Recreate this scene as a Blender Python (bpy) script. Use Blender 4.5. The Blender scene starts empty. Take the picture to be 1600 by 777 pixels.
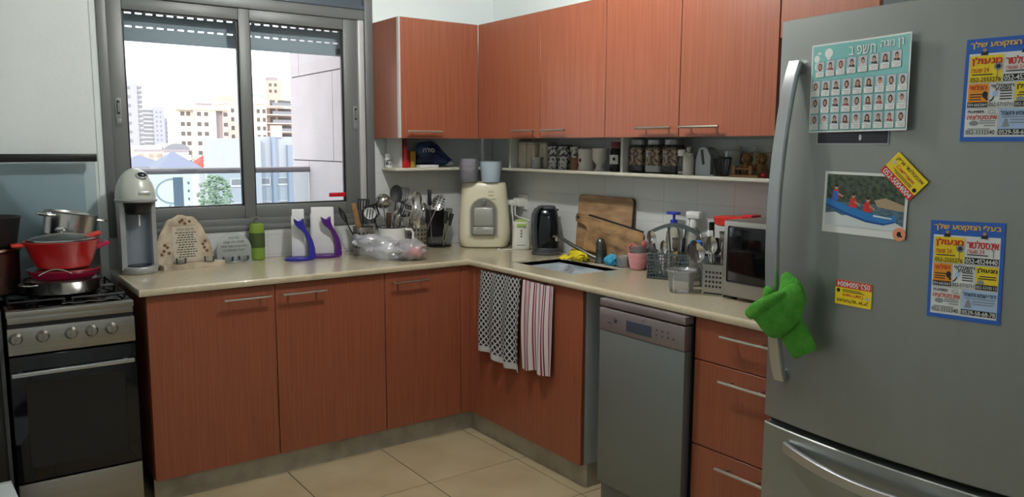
import bpy, bmesh, math, random
from mathutils import Matrix, Vector
random.seed(7)
S = bpy.context.scene
col = S.collection
PI = math.pi
# ---------------------------------------------------------------- camera
cam = bpy.data.cameras.new('camera'); camo = bpy.data.objects.new('camera', cam); col.objects.link(camo)
cam.sensor_fit = 'HORIZONTAL'; cam.sensor_width = 36.0; cam.lens = 1239.08 / 1600 * 36.0
cam.clip_start = 0.02; cam.clip_end = 3000
Rr = Vector((0.8114564, -0.58439868, 0.00408545)); Uu = Vector((0.07142028, 0.1061028, 0.99178694)); Ff = Vector((0.58003246, 0.80450008, -0.12783572))
camo.matrix_world = Matrix(((Rr.x, Uu.x, -Ff.x, -2.13907), (Rr.y, Uu.y, -Ff.y, -3.33182), (Rr.z, Uu.z, -Ff.z, 1.46349), (0, 0, 0, 1)))
S.camera = camo
# ---------------------------------------------------------------- world, sun, exposure
W = bpy.data.worlds.new('world'); S.world = W; W.use_nodes = True
bg = W.node_tree.nodes['Background']; bg.inputs[0].default_value = (0.93, 0.96, 1.0, 1); bg.inputs[1].default_value = 2.7
sun = bpy.data.lights.new('sun', 'SUN'); sun.energy = 2.2; sun.angle = math.radians(3); sun.color = (1.0, 0.86, 0.70)
suno = bpy.data.objects.new('sun', sun); col.objects.link(suno)
suno.rotation_euler = Vector((0.62, 0.70, -0.42)).to_track_quat('-Z', 'Y').to_euler()
S.view_settings.view_transform = 'Standard'; S.view_settings.look = 'None'; S.view_settings.gamma = 1
S.view_settings.use_curve_mapping = False
S.view_settings.exposure = 0.12
LAMP = 950.0

# ---------------------------------------------------------------- materials
def lin(c):
    def f(x):
        x /= 255.0
        return x / 12.92 if x <= 0.04045 else ((x + 0.055) / 1.055) ** 2.4
    return (f(c[0]), f(c[1]), f(c[2]), 1)
MT = {}
def mat(name, c, rough=0.5, metal=0.0, noise=0.0, nscale=8.0, stretch=(1, 1, 1), c2=None, bump=0.0, bscale=40.0, coat=0.0, trans=0.0, emit=0.0, spec=None, lo=0.35, hi=0.65, detail=4):
    m = bpy.data.materials.new(name); m.use_nodes = True; nt = m.node_tree; b = nt.nodes['Principled BSDF']
    b.inputs['Base Color'].default_value = lin(c); b.inputs['Roughness'].default_value = rough; b.inputs['Metallic'].default_value = metal
    if coat: b.inputs['Coat Weight'].default_value = coat; b.inputs['Coat Roughness'].default_value = 0.1
    if trans: b.inputs['Transmission Weight'].default_value = trans
    if spec is not None: b.inputs['Specular IOR Level'].default_value = spec
    if emit: b.inputs['Emission Color'].default_value = lin(c); b.inputs['Emission Strength'].default_value = emit
    if noise or c2 or bump:
        tc = nt.nodes.new('ShaderNodeTexCoord'); mp = nt.nodes.new('ShaderNodeMapping'); mp.inputs['Scale'].default_value = stretch
        nt.links.new(tc.outputs['Object'], mp.inputs['Vector'])
    if noise or c2:
        n = nt.nodes.new('ShaderNodeTexNoise'); n.inputs['Scale'].default_value = nscale; n.inputs['Detail'].default_value = detail
        nt.links.new(mp.outputs['Vector'], n.inputs['Vector'])
        r = nt.nodes.new('ShaderNodeValToRGB'); a = lin(c)
        if c2: z = lin(c2)
        else: z = tuple(x * (1 - noise) for x in a[:3]) + (1,)
        r.color_ramp.elements[0].color = z; r.color_ramp.elements[1].color = a
        r.color_ramp.elements[0].position = lo; r.color_ramp.elements[1].position = hi
        nt.links.new(n.outputs['Fac'], r.inputs['Fac']); nt.links.new(r.outputs['Color'], b.inputs['Base Color'])
    if bump:
        n2 = nt.nodes.new('ShaderNodeTexNoise'); n2.inputs['Scale'].default_value = bscale; nt.links.new(mp.outputs['Vector'], n2.inputs['Vector'])
        bp = nt.nodes.new('ShaderNodeBump'); bp.inputs['Strength'].default_value = bump; bp.inputs['Distance'].default_value = 0.01
        nt.links.new(n2.outputs['Fac'], bp.inputs['Height']); nt.links.new(bp.outputs['Normal'], b.inputs['Normal'])
    MT[name] = m
    return m
def clear(name, tint, gloss=0.12, rough=0.08, body=0.0, bodyc=(230, 235, 240)):
    m = bpy.data.materials.new(name); m.use_nodes = True; nt = m.node_tree; nt.nodes.remove(nt.nodes['Principled BSDF'])
    o = nt.nodes['Material Output']; t = nt.nodes.new('ShaderNodeBsdfTransparent'); t.inputs[0].default_value = lin(tint)
    g = nt.nodes.new('ShaderNodeBsdfGlossy'); g.inputs['Roughness'].default_value = rough
    lw = nt.nodes.new('ShaderNodeFresnel'); lw.inputs['IOR'].default_value = 1.0 + gloss * 4
    mx = nt.nodes.new('ShaderNodeMixShader'); nt.links.new(lw.outputs[0], mx.inputs[0]); nt.links.new(t.outputs[0], mx.inputs[1]); nt.links.new(g.outputs[0], mx.inputs[2])
    last = mx
    if body:
        d = nt.nodes.new('ShaderNodeBsdfDiffuse'); d.inputs[0].default_value = lin(bodyc); m2 = nt.nodes.new('ShaderNodeMixShader'); m2.inputs[0].default_value = body
        nt.links.new(mx.outputs[0], m2.inputs[1]); nt.links.new(d.outputs[0], m2.inputs[2]); last = m2
    nt.links.new(last.outputs[0], o.inputs['Surface']); MT[name] = m
    return m
def wood(name, c, c2, sc=(120, 120, 2.6), rough=0.38):
    m = mat(name, c, rough, c2=c2, nscale=1.0, stretch=sc, lo=0.3, hi=0.7, detail=6)
    return m
mat('wall', (232, 240, 240), 0.85, noise=0.05, nscale=3, bump=0.08, bscale=60)
mat('ceiling', (225, 228, 226), 0.9)
mat('tile', (208, 212, 212), 0.28, noise=0.03, nscale=4)
mat('grout', (176, 178, 176), 0.9)
mat('floor_tile', (190, 177, 146), 0.35, c2=(166, 149, 116), nscale=3.5, lo=0.3, hi=0.75, detail=8)
mat('floor_grout', (52, 46, 38), 0.9)
wood('cherry', (150, 86, 61), (133, 71, 48))
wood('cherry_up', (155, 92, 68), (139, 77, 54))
mat('white_edge', (190, 192, 190), 0.5)
mat('carcass', (188, 196, 198), 0.5)
mat('dark_gap', (10, 10, 11), 0.8)
mat('bar_metal', (190, 186, 178), 0.3, 1.0)
mat('worktop', (193, 184, 159), 0.16, c2=(186, 175, 148), nscale=60, lo=0.35, hi=0.65, coat=0.3)
mat('plinth', (172, 166, 150), 0.42, 0.1, c2=(136, 128, 112), nscale=9, lo=0.25, hi=0.6, detail=10)
mat('frame_grey', (112, 116, 116), 0.45, 0.25)
mat('frame_light', (196, 198, 200), 0.4, 0.2)
mat('frame_dark', (74, 86, 98), 0.4)
mat('shutter', (158, 172, 182), 0.6)
mat('lock_grey', (128, 132, 132), 0.45, 0.2)
clear('pane', (250, 252, 252), gloss=0.1, rough=0.01)
mat('black', (16, 17, 19), 0.4)
mat('black_gloss', (9, 10, 12), 0.08)
mat('black_soft', (24, 25, 28), 0.55)
mat('steel', (200, 200, 198), 0.22, 1.0)
mat('steel_brushed', (168, 166, 160), 0.38, 1.0, noise=0.08, nscale=2, stretch=(1, 1, 60))
mat('fridge_steel', (152, 157, 154), 0.38, 0.74, noise=0.02, nscale=1.5, stretch=(1, 30, 1))
mat('fridge_side', (70, 72, 74), 0.5, 0.3)
mat('handle_silver', (186, 190, 194), 0.28, 0.9)
mat('dw_grey', (120, 126, 124), 0.42, 0.45)
mat('dw_panel', (136, 128, 128), 0.4, 0.5)
mat('screen', (62, 72, 84), 0.15)
mat('red_pot', (196, 30, 32), 0.25, coat=0.4)
mat('red', (196, 26, 40), 0.3)
mat('red_soft', (205, 52, 40), 0.45)
mat('magenta', (170, 22, 66), 0.25, coat=0.4)
mat('brown_steel', (120, 92, 82), 0.28, 0.9)
clear('smoke_glass', (230, 237, 240), gloss=0.09, rough=0.35)
mat('silver_plastic', (168, 172, 172), 0.32, 0.35)
mat('pearl_plastic', (196, 202, 194), 0.3, 0.1)
mat('slate_panel', (136, 148, 158), 0.35, 0.3)
mat('navy', (24, 30, 46), 0.25)
mat('stone', (196, 186, 164), 0.8, c2=(150, 134, 112), nscale=14, bump=0.3, bscale=40, lo=0.3, hi=0.6)
mat('stone_text', (188, 180, 162), 0.8)
mat('print_brown', (112, 72, 52), 0.8)
mat('print_black', (20, 20, 22), 0.6)
clear('plaque_glass', (246, 250, 249), gloss=0.1, rough=0.02, body=0.40, bodyc=(222, 230, 228))
mat('lotion_green', (116, 146, 56), 0.35)
mat('label_green', (60, 76, 34), 0.5)
mat('pump_grey', (104, 104, 100), 0.4)
mat('blue_plastic', (44, 40, 150), 0.3)
mat('purple_plastic', (78, 26, 110), 0.3)
mat('paper', (226, 228, 228), 0.85)
mat('enamel', (224, 226, 226), 0.2)
mat('wood_spoon', (160, 118, 76), 0.6, c2=(120, 84, 52), nscale=3, stretch=(1, 1, 8))
clear('bag_film', (246, 248, 252), gloss=0.16, rough=0.14, body=0.28, bodyc=(240, 243, 250))
mat('fruit', (222, 92, 62), 0.4, c2=(190, 40, 44), nscale=9)
mat('cream', (222, 216, 192), 0.3)
mat('cream_dark', (186, 180, 158), 0.4)
mat('bar_alcove', (132, 132, 126), 0.35, 0.4)
mat('bar_tray', (172, 172, 166), 0.3, 0.5)
clear('jug_clear', (244, 243, 247), gloss=0.12, rough=0.06, body=0.20, bodyc=(214, 212, 222))
mat('jug_blue', (176, 194, 208), 0.35, trans=0.0)
mat('kettle_black', (12, 16, 22), 0.12)
mat('kettle_grey', (72, 76, 80), 0.35)
mat('warm_white', (222, 222, 212), 0.35)
mat('lime', (160, 190, 96), 0.4)
mat('board', (180, 148, 110), 0.6, c2=(116, 84, 56), nscale=5, stretch=(1, 1.2, 5), lo=0.3, hi=0.65, detail=8)
mat('board_dark', (176, 140, 98), 0.65, c2=(92, 70, 50), nscale=4, stretch=(1, 2, 6), lo=0.3, hi=0.6, detail=8)
mat('board_edge', (70, 48, 34), 0.7)
mat('tap', (104, 104, 100), 0.32, 0.9)
mat('sink', (206, 214, 220), 0.3, 0.1)
mat('yellow_cloth', (226, 206, 28), 0.8, bump=0.3, bscale=120)
mat('blue_cloth', (62, 160, 196), 0.8, bump=0.3, bscale=120)
mat('pink', (216, 156, 163), 0.45)
mat('pink_deep', (200, 112, 124), 0.45)
mat('scour', (120, 118, 116), 0.5, 0.6, bump=0.8, bscale=300)
mat('basket_grey', (72, 82, 86), 0.5)
clear('tub_clear', (252, 253, 253), gloss=0.12, rough=0.06, body=0.16, bodyc=(232, 236, 240))
clear('soap_clear', (242, 241, 232), gloss=0.11, rough=0.06, body=0.15, bodyc=(226, 224, 212))
mat('royal_blue', (36, 58, 176), 0.4)
mat('sky_blue', (50, 120, 220), 0.4)
mat('mw_silver', (142, 139, 133), 0.36, 0.7)
mat('green_towel', (104, 200, 72), 0.95, c2=(80, 176, 50), nscale=30, bump=1.0, bscale=420)
mat('bag_blue', (22, 52, 104), 0.35, c2=(14, 30, 62), nscale=12)
mat('bag_silver', (190, 192, 196), 0.3, 0.6)
mat('ochre', (170, 132, 50), 0.6)
mat('maroon', (110, 24, 44), 0.4)
mat('canister', (190, 184, 168), 0.5)
mat('ceramic', (206, 204, 198), 0.3)
mat('mug_pattern', (196, 196, 192), 0.35, c2=(52, 60, 72), nscale=62, lo=0.46, hi=0.52)
mat('glass_fill', (196, 172, 140), 0.4, c2=(96, 48, 28), nscale=75, lo=0.45, hi=0.55)
mat('jar_dark', (34, 34, 42), 0.15)
mat('jar_lid', (150, 154, 160), 0.35, 0.5)
mat('bear', (150, 112, 70), 0.6, c2=(116, 80, 46), nscale=40)
mat('toaster_grey', (176, 182, 186), 0.4)
mat('shelf', (206, 204, 190), 0.4)
mat('box_white', (206, 216, 218), 0.6)
mat('socket', (228, 228, 224), 0.4)

# ---------------------------------------------------------------- mesh builder
class MB:
    def __init__(s): s.v = []; s.f = []; s.m = []; s.sm = []; s.cur = 0; s.T = None
    def add(s, vs, fs, smooth=False, M=None):
        o = len(s.v)
        for p in vs:
            p = Vector(p)
            if M is not None: p = M @ p
            if s.T is not None: p = s.T @ p
            s.v.append(tuple(p))
        for f in fs: s.f.append(tuple(i + o for i in f)); s.m.append(s.cur); s.sm.append(smooth)
        return s
    def box(s, x0, x1, y0, y1, z0, z1, M=None):
        if x0 > x1: x0, x1 = x1, x0
        if y0 > y1: y0, y1 = y1, y0
        if z0 > z1: z0, z1 = z1, z0
        v = [(x, y, z) for x in (x0, x1) for y in (y0, y1) for z in (z0, z1)]
        return s.add(v, [(0, 1, 3, 2), (4, 6, 7, 5), (0, 4, 5, 1), (2, 3, 7, 6), (0, 2, 6, 4), (1, 5, 7, 3)], False, M)
    def rbox(s, x0, x1, y0, y1, z0, z1, r=0.004, seg=2, M=None):
        bm = bmesh.new(); bmesh.ops.create_cube(bm, size=1)
        for q in bm.verts: q.co = Vector(((x0 + x1) / 2 + q.co.x * abs(x1 - x0), (y0 + y1) / 2 + q.co.y * abs(y1 - y0), (z0 + z1) / 2 + q.co.z * abs(z1 - z0)))
        bmesh.ops.bevel(bm, geom=bm.edges[:], offset=r, segments=seg, affect='EDGES', profile=0.5)
        bm.verts.index_update(); s.add([q.co.copy() for q in bm.verts], [[q.index for q in f.verts] for f in bm.faces], True, M); bm.free()
        return s
    def loft(s, rings, cap0=True, cap1=True, smooth=True, M=None, closed=True):
        n = len(rings[0]); v = [p for r in rings for p in r]; f = []
        for i in range(len(rings) - 1):
            for j in range(n if closed else n - 1):
                k = (j + 1) % n; f.append((i * n + j, i * n + k, (i + 1) * n + k, (i + 1) * n + j))
        if cap0: f.append(tuple(range(n - 1, -1, -1)))
        if cap1: f.append(tuple((len(rings) - 1) * n + j for j in range(n)))
        return s.add(v, f, smooth, M)
    def lathe(s, prof, c=(0, 0, 0), seg=28, M=None, cap0=True, cap1=True, smooth=True, sx=1, sy=1):
        rings = [[(c[0] + max(r, 1e-4) * sx * math.cos(2 * PI * j / seg), c[1] + max(r, 1e-4) * sy * math.sin(2 * PI * j / seg), c[2] + z) for j in range(seg)] for r, z in prof]
        return s.loft(rings, cap0, cap1, smooth, M)
    def tube(s, path, r, seg=8, M=None, caps=True):
        P = [Vector(p) for p in path]; R = r if isinstance(r, (list, tuple)) else [r] * len(P); rings = []; up = None
        for i, p in enumerate(P):
            t = (P[min(i + 1, len(P) - 1)] - P[max(i - 1, 0)]).normalized()
            if up is None: up = Vector((0, 0, 1)) if abs(t.z) < 0.9 else Vector((1, 0, 0))
            a = t.cross(up).normalized(); b = a.cross(t).normalized(); up = b
            rings.append([p + a * R[i] * math.cos(2 * PI * j / seg) + b * R[i] * math.sin(2 * PI * j / seg) for j in range(seg)])
        return s.loft(rings, caps, caps, True, M)
    def prism(s, pts, d0, d1, plane='xz', M=None):
        n = len(pts)
        def g(p, d): return {'xz': (p[0], d, p[1]), 'xy': (p[0], p[1], d), 'yz': (d, p[0], p[1])}[plane]
        v = [g(p, d0) for p in pts] + [g(p, d1) for p in pts]
        f = [tuple(range(n)), tuple(range(2 * n - 1, n - 1, -1))] + [(i, (i + 1) % n, n + (i + 1) % n, n + i) for i in range(n)]
        return s.add(v, f, False, M)
    def ell(s, c, rx, ry, rz, seg=20, rings=12, M=None, t0=0.0, t1=1.0):
        R = []
        for i in range(rings + 1):
            a = -PI / 2 + PI * (t0 + (t1 - t0) * i / rings); k = max(math.cos(a), 1e-3)
            R.append([(c[0] + rx * k * math.cos(2 * PI * j / seg), c[1] + ry * k * math.sin(2 * PI * j / seg), c[2] + rz * math.sin(a)) for j in range(seg)])
        return s.loft(R, True, True, True, M)
    def sheet(s, grid, th, M=None):
        nr = len(grid); nc = len(grid[0]); G = [[Vector(p) for p in r] for r in grid]; A = []; B = []
        for i in range(nr):
            for j in range(nc):
                du = G[min(i + 1, nr - 1)][j] - G[max(i - 1, 0)][j]; dv = G[i][min(j + 1, nc - 1)] - G[i][max(j - 1, 0)]
                n = du.cross(dv); n = n.normalized() if n.length > 1e-9 else Vector((0, 0, 1))
                A.append(G[i][j] + n * th / 2); B.append(G[i][j] - n * th / 2)
        N = nr * nc; f = []
        for i in range(nr - 1):
            for j in range(nc - 1):
                a = i * nc + j; f.append((a, a + 1, a + nc + 1, a + nc)); f.append((N + a, N + a + nc, N + a + nc + 1, N + a + 1))
        bd = [(0, j) for j in range(nc)] + [(i, nc - 1) for i in range(1, nr)] + [(nr - 1, j) for j in range(nc - 2, -1, -1)] + [(i, 0) for i in range(nr - 2, 0, -1)]
        ids = [i * nc + j for i, j in bd]
        for k in range(len(ids)): a = ids[k]; b = ids[(k + 1) % len(ids)]; f.append((a, N + a, N + b, b))
        return s.add(A + B, f, True, M)
    def dish(s, rx, ry, depth, th=0.0015, M=None, seg=18, nr=5):
        def ringset(off): return [[(rx * r * math.cos(2 * PI * j / seg), ry * r * math.sin(2 * PI * j / seg), -depth * (1 - r * r) + off) for j in range(seg)] for r in [max(0.02, i / nr) for i in range(nr + 1)]]
        a = ringset(0); b = ringset(-th)
        return s.loft(list(reversed(a))[::-1] + list(reversed(b)), True, True, True, M)
    def mesh(s, name, mats):
        me = bpy.data.meshes.new(name); me.from_pydata(s.v, [], s.f); me.update()
        for m in mats: me.materials.append(MT[m])
        me.polygons.foreach_set('material_index', s.m); me.polygons.foreach_set('use_smooth', s.sm)
        bm = bmesh.new(); bm.from_mesh(me); bmesh.ops.recalc_face_normals(bm, faces=bm.faces[:]); bm.to_mesh(me); bm.free()
        if any(s.sm):
            try: me.set_sharp_from_angle(angle=math.radians(42))
            except Exception: pass
        return me
    def build(s, name, mats, parent=None):
        if isinstance(mats, str): mats = [mats]
        o = bpy.data.objects.new(name, s.mesh(name, mats)); col.objects.link(o)
        if parent is not None: o.parent = parent
        return o
def place(name, me, parent, loc=(0, 0, 0), rot=(0, 0, 0), scale=(1, 1, 1)):
    o = bpy.data.objects.new(name, me); col.objects.link(o); o.parent = parent; o.location = loc; o.rotation_euler = rot; o.scale = scale
    return o
def thing(name, label, cat, loc=(0, 0, 0), rz=0, group=None, rot=None):
    o = bpy.data.objects.new(name, None); col.objects.link(o); o.location = loc; o.rotation_euler = rot if rot else (0, 0, rz)
    o.empty_display_size = 0.05; o['label'] = label; o['category'] = cat
    if group: o['group'] = group
    return o
def tag(o, label, cat, group=None, loc=None, rz=0):
    o['label'] = label; o['category'] = cat
    if group: o['group'] = group
    if loc is not None: o.location = loc; o.rotation_euler = (0, 0, rz)
    return o
def struct(o, label=None, cat=None):
    o['kind'] = 'structure'
    if label: o['label'] = label
    if cat: o['category'] = cat
    return o
def heb(t): return t[::-1]
def text_mesh(body):
    cu = bpy.data.curves.new('t', 'FONT'); cu.body = body; cu.size = 1; cu.resolution_u = 6
    ob = bpy.data.objects.new('t', cu); col.objects.link(ob)
    dg = bpy.context.evaluated_depsgraph_get(); me = bpy.data.meshes.new_from_object(ob.evaluated_get(dg)); bpy.data.objects.remove(ob); bpy.data.curves.remove(cu)
    return me
GLYPH = {}
def glyph(ch):
    """outline of one letter as (verts, faces, width); tav and dalet are het and resh with their own foot and spur"""
    if ch not in GLYPH:
        me = text_mesh({'\u05ea': '\u05d7', '\u05d3': '\u05e8'}.get(ch, ch)); v = [(q.co.x, q.co.y) for q in me.vertices]; f = [tuple(p.vertices) for p in me.polygons]; bpy.data.meshes.remove(me)
        x0 = min(p[0] for p in v); v = [(p[0] - x0, p[1]) for p in v]; w = max(p[0] for p in v); y1 = max(p[1] for p in v)
        def quad(xa, xb, ya, yb): n = len(v); v.extend([(xa, ya), (xb, ya), (xb, yb), (xa, yb)]); f.append((n, n + 1, n + 2, n + 3))
        if ch == '\u05ea': quad(-.09, .03, 0, .085); v = [(p[0] + .09, p[1]) for p in v]; w += .09
        if ch == '\u05d3': quad(w - .15, w + .08, y1 - .085, y1); quad(w - .09, w, y1 - .2, y1); w += .08
        GLYPH[ch] = (v, f, w)
    return GLYPH[ch]
def text_fit(body, m, parent, x0, x1, y0, y1, z, name='lettering', bold=0.012, M=None):
    if any('\u0590' <= c <= '\u05ff' for c in body):
        vs, fs, x = [], [], 0.0
        for ch in body:
            if ch == ' ': x += .26; continue
            v, f, w = glyph(ch); n = len(vs); vs += [(p[0] + x, p[1], 0) for p in v]; fs += [tuple(i + n for i in q) for q in f]; x += w + .10
        me = bpy.data.meshes.new('lettering'); me.from_pydata(vs, [], fs); me.update()
    else: me = text_mesh(body)
    if not me.vertices: return None
    xs = [v.co.x for v in me.vertices]; ys = [v.co.y for v in me.vertices]
    sx = (x1 - x0) / max(max(xs) - min(xs), 1e-6); sy = (y1 - y0) / max(max(ys) - min(ys), 1e-6)
    for v in me.vertices:
        v.co = Vector((x0 + (v.co.x - min(xs)) * sx, y0 + (v.co.y - min(ys)) * sy, z))
    if M is not None: me.transform(M)
    if bold:
        bm = bmesh.new(); bm.from_mesh(me); d_ = bold * 1.1 * (y1 - y0) / .72; gs = bm.faces[:]; axis = (M.to_3x3() @ Vector((1, 0, 0))) if M is not None else Vector((1, 0, 0)); ax2 = (M.to_3x3() @ Vector((0, 1, 0))) if M is not None else Vector((0, 1, 0))
        base = [[v_.co.copy() for v_ in f_.verts] for f_ in gs]
        ax3 = axis.cross(ax2)
        for k3, (s1, s2) in enumerate(((-1, 0), (1, 0), (0, 1), (0, -1))):
            for f_ in base: bm.faces.new([bm.verts.new(c_ + axis * d_ * s1 + ax2 * d_ * s2 * .6 - ax3 * .00007 * (k3 + 1)) for c_ in f_])
        bm.to_mesh(me); bm.free()
    me.materials.clear(); me.materials.append(MT[m])
    o = bpy.data.objects.new(name, me); col.objects.link(o); o.parent = parent
    return o
class PR(MB):
    """flat print on a card: x right, y up, thin layers in z"""
    def rect(s, x0, x1, y0, y1, z): return s.add([(x0, y0, z), (x1, y0, z), (x1, y1, z), (x0, y1, z)], [(0, 1, 2, 3)])
    def poly(s, pts, z): return s.add([(p[0], p[1], z) for p in pts], [tuple(range(len(pts)))])
    def oval(s, cx, cy, rx, ry, z, n=14, a0=0, a1=2 * PI): return s.poly([(cx + rx * math.cos(a0 + (a1 - a0) * i / n), cy + ry * math.sin(a0 + (a1 - a0) * i / n)) for i in range(n)], z)

# ================================================================ ROOM SHELL
DW, DX, H = 0.62, 0.565, 2.62
XL, YB = -2.75, -4.7
WX0, WX1, WZ0, WZ1 = -1.535, -0.214, 1.045, 2.42
b = MB(); b.box(XL - .15, WX0, DW, DW + .16, 0, H); b.box(WX1, DX + .15, DW, DW + .16, 0, H); b.box(WX0, WX1, DW, DW + .16, 0, WZ0); b.box(WX0, WX1, DW, DW + .16, WZ1, H)
wall_back = struct(b.build('wall_back', 'wall'), 'white painted wall with the window in it', 'wall')
b = MB(); b.box(DX, DX + .15, YB, DW, 0, H); wall_right = struct(b.build('wall_right', 'wall'), 'white wall behind the sink counter and upper cabinets', 'wall')
b = MB(); b.box(XL - .15, XL, YB, DW, 0, H); struct(b.build('wall_left', 'wall'), 'white painted side wall beyond the left edge of the view', 'wall')
b = MB(); b.box(XL - .15, DX + .15, YB - .15, YB, 0, H); struct(b.build('wall_front', 'wall'), 'white painted wall behind the viewer', 'wall')
b = MB(); b.box(XL - .15, DX + .15, YB - .15, DW + .16, H, H + .12); struct(b.build('ceiling', 'ceiling'), 'white painted kitchen ceiling', 'ceiling')
b = MB(); b.box(XL - .15, DX + .15, YB - .15, DW + .16, -.15, -.003); floor = struct(b.build('floor', 'floor_grout'), 'beige stone tiled kitchen floor with dark joints', 'floor')
P = .4665
tm = MB().rbox(-P / 2 + .002, P / 2 - .002, -P / 2 + .002, P / 2 - .002, -.003, 0, .0008, 1).mesh('floor_tile', ['floor_tile'])
k = 0
for i in range(-6, 2):
    for j in range(-10, 2):
        cx = -.022 + P * i + P / 2; cy = .027 + P * j + P / 2
        if cx - P / 2 < XL or cx + P / 2 > DX + .02 or cy + P / 2 > DW: continue
        place('tile', tm, floor, (cx, cy, 0), (0, 0, (k % 4) * PI / 2)); k += 1
# wall tiles 0.2 x 0.1 on the splashback
TW, TH = .2, .1
def wt(w, h): return MB().rbox(-w / 2 + .0006, w / 2 - .0006, -.006, 0, -h / 2 + .0006, h / 2 - .0006, .0005, 1).mesh('tile', ['tile'])
full = wt(TW, TH); cache = {}
def tile_at(parent, a0, a1, z0, z1, side):
    w, h = round(a1 - a0, 4), round(z1 - z0, 4)
    if w < .012 or h < .012: return
    if (w, h) not in cache: cache[(w, h)] = full if (abs(w - TW) < .001 and abs(h - TH) < .001) else wt(w, h)
    if side == 'R': place('tile', cache[(w, h)], parent, (DX, (a0 + a1) / 2, (z0 + z1) / 2), (0, 0, -PI / 2))
    else: place('tile', cache[(w, h)], parent, ((a0 + a1) / 2, DW, (z0 + z1) / 2))
for r in range(7):
    z0 = max(.901, .916 + .1 * (r - 1)); z1 = min(.916 + .1 * r, 1.5)
    for c_ in range(-8, 5):
        a0 = max(-.382 + .2 * c_, -1.88); a1 = min(-.382 + .2 * (c_ + 1), DW - .008)
        if a1 > a0: tile_at(wall_right, a0, a1, z0, z1, 'R')
    for c_ in range(-8, 5):
        a0 = -.214 + .2 * c_; a1 = min(a0 + .2, DX - .008); zz1 = z1
        if a1 <= -.213: zz1 = min(z1, 1.043)
        if a0 >= -1.54 and zz1 > z0 and a1 > a0: tile_at(wall_back, a0, a1, z0, zz1, 'B')

MB().box(DX - .0052, DX, -1.885, DW, .9, 1.502).build('grout_bed', 'grout', wall_right)
MB().box(-1.54, DX - .0052, DW - .0052, DW, .9, 1.044).box(WX1 + .001, DX - .0052, DW - .0052, DW, 1.044, 1.502).build('grout_bed', 'grout', wall_back)
# ================================================================ WINDOW
win = thing('window_1', 'grey aluminium sliding window with half-raised roller shutter', 'window', (0, DW, 0)); win['kind'] = 'structure'
Y0 = -.012
b = MB(); b.rbox(WX0, -1.495, Y0, .12, WZ0, WZ1, .004); b.rbox(-.262, WX1, Y0, .12, WZ0, WZ1, .004); b.rbox(-1.495, -.262, Y0 + .004, .12, 2.118, 2.172, .003)
b.rbox(-1.495, -.262, Y0 + .004, .12, 2.385, WZ1, .003)
b.build('outer_frame', 'frame_grey', win)
b = MB(); b.rbox(-1.495, -.262, Y0 - .002, .12, 1.045, 1.068, .003); b.rbox(-1.495, -.262, Y0 + .012, .12, 1.068, 1.104, .002); b.rbox(-1.495, -.262, Y0 + .004, Y0 + .014, 1.066, 1.072, .001); b.build('sill_track', 'frame_grey', win)
b = MB(); b.box(-1.495, -.262, Y0 - .004, .1, 2.172, 2.192); b.box(-1.495, -.262, .02, .10, 2.192, 2.385); b.build('shutter_box', 'frame_dark', win)
b = MB(); b.rbox(-.300, -.266, Y0 + .002, .05, 1.104, 2.118, .004); b.build('guide_strip', 'frame_light', win)
def sash(x0, x1, gx0, gx1, y0, y1, lockx):
    s_ = MB(); z0, z1, g0, g1 = 1.104, 2.118, 1.168, 2.062
    s_.rbox(x0, gx0, y0, y1, z0, z1, .004); s_.rbox(gx1, x1, y0, y1, z0, z1, .004); s_.rbox(gx0, gx1, y0 + .001, y1, z0, g0, .003); s_.rbox(gx0, gx1, y0 + .001, y1, g1, z1, .003)
    o = s_.build('sash', 'frame_grey', win)
    g = MB(); ym = (y0 + y1) / 2; g.box(gx0 - .006, gx1 + .006, ym - .003, ym + .003, g0 - .006, g1 + .006); g.build('pane', 'pane', o)
    g = MB(); w = .008; 
    g.box(gx0, gx0 + w, ym - .006, ym + .01, g0, g1); g.box(gx1 - w, gx1, ym - .006, ym + .01, g0, g1); g.box(gx0, gx1, ym - .006, ym + .01, g0, g0 + .006); g.box(gx0, gx1, ym - .006, ym + .01, g1 - .006, g1); g.build('gasket', 'black', o)
    g = MB(); g.rbox(lockx - .013, lockx + .013, y0 - .004, y0 + .002, 1.545, 1.672, .002); g.cur = 1; g.box(lockx - .006, lockx + .006, y0 - .0048, y0, 1.60, 1.66); g.cur = 0; g.rbox(lockx - .004, lockx + .004, y0 - .010, y0, 1.608, 1.650, .002)
    g.rbox(lockx - .010, lockx + .010, y0 - .008, y0, 1.555, 1.580, .003); g.build('lock', ['lock_grey', 'black'], o)
sash(-1.495, -.868, -1.429, -.917, .005, .045, -1.465)
sash(-.918, -.300, -.864, -.378, .002, .040, -.318)
# roller shutter: hanging slats joined by small bridges, daylight shows between them
sh = MB()
for x0, x1 in ((-1.46, -.30),):
    z = 2.30; edges = [1.938, 2.000, 2.007, 2.060, 2.067, 2.125, 2.132, 2.30]
    for a, c_ in ((1.938, 2.001), (2.009, 2.062), (2.070, 2.12), (2.12, 2.36)): sh.rbox(x0, x1, .118, .130, a, c_, .003)
    x = x0
    while x < x1:
        for zz in (2.000, 2.061): sh.box(x, x + .016, .120, .128, zz, zz + .010)
        x += .046
o = sh.build('roller_shutter', 'shutter', win)
b = MB(); b.box(-.372, -.352, .10, .128, 1.945, 1.975); b.build('shutter_stop', 'black', win)
b = MB(); b.box(-1.56, WX0, -.004, .02, WZ0, WZ1); tr = b.build('trim_1', 'wall'); tr.location = (0, DW, 0); struct(tr, 'rough plaster edge along the left window frame', 'trim')

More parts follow.
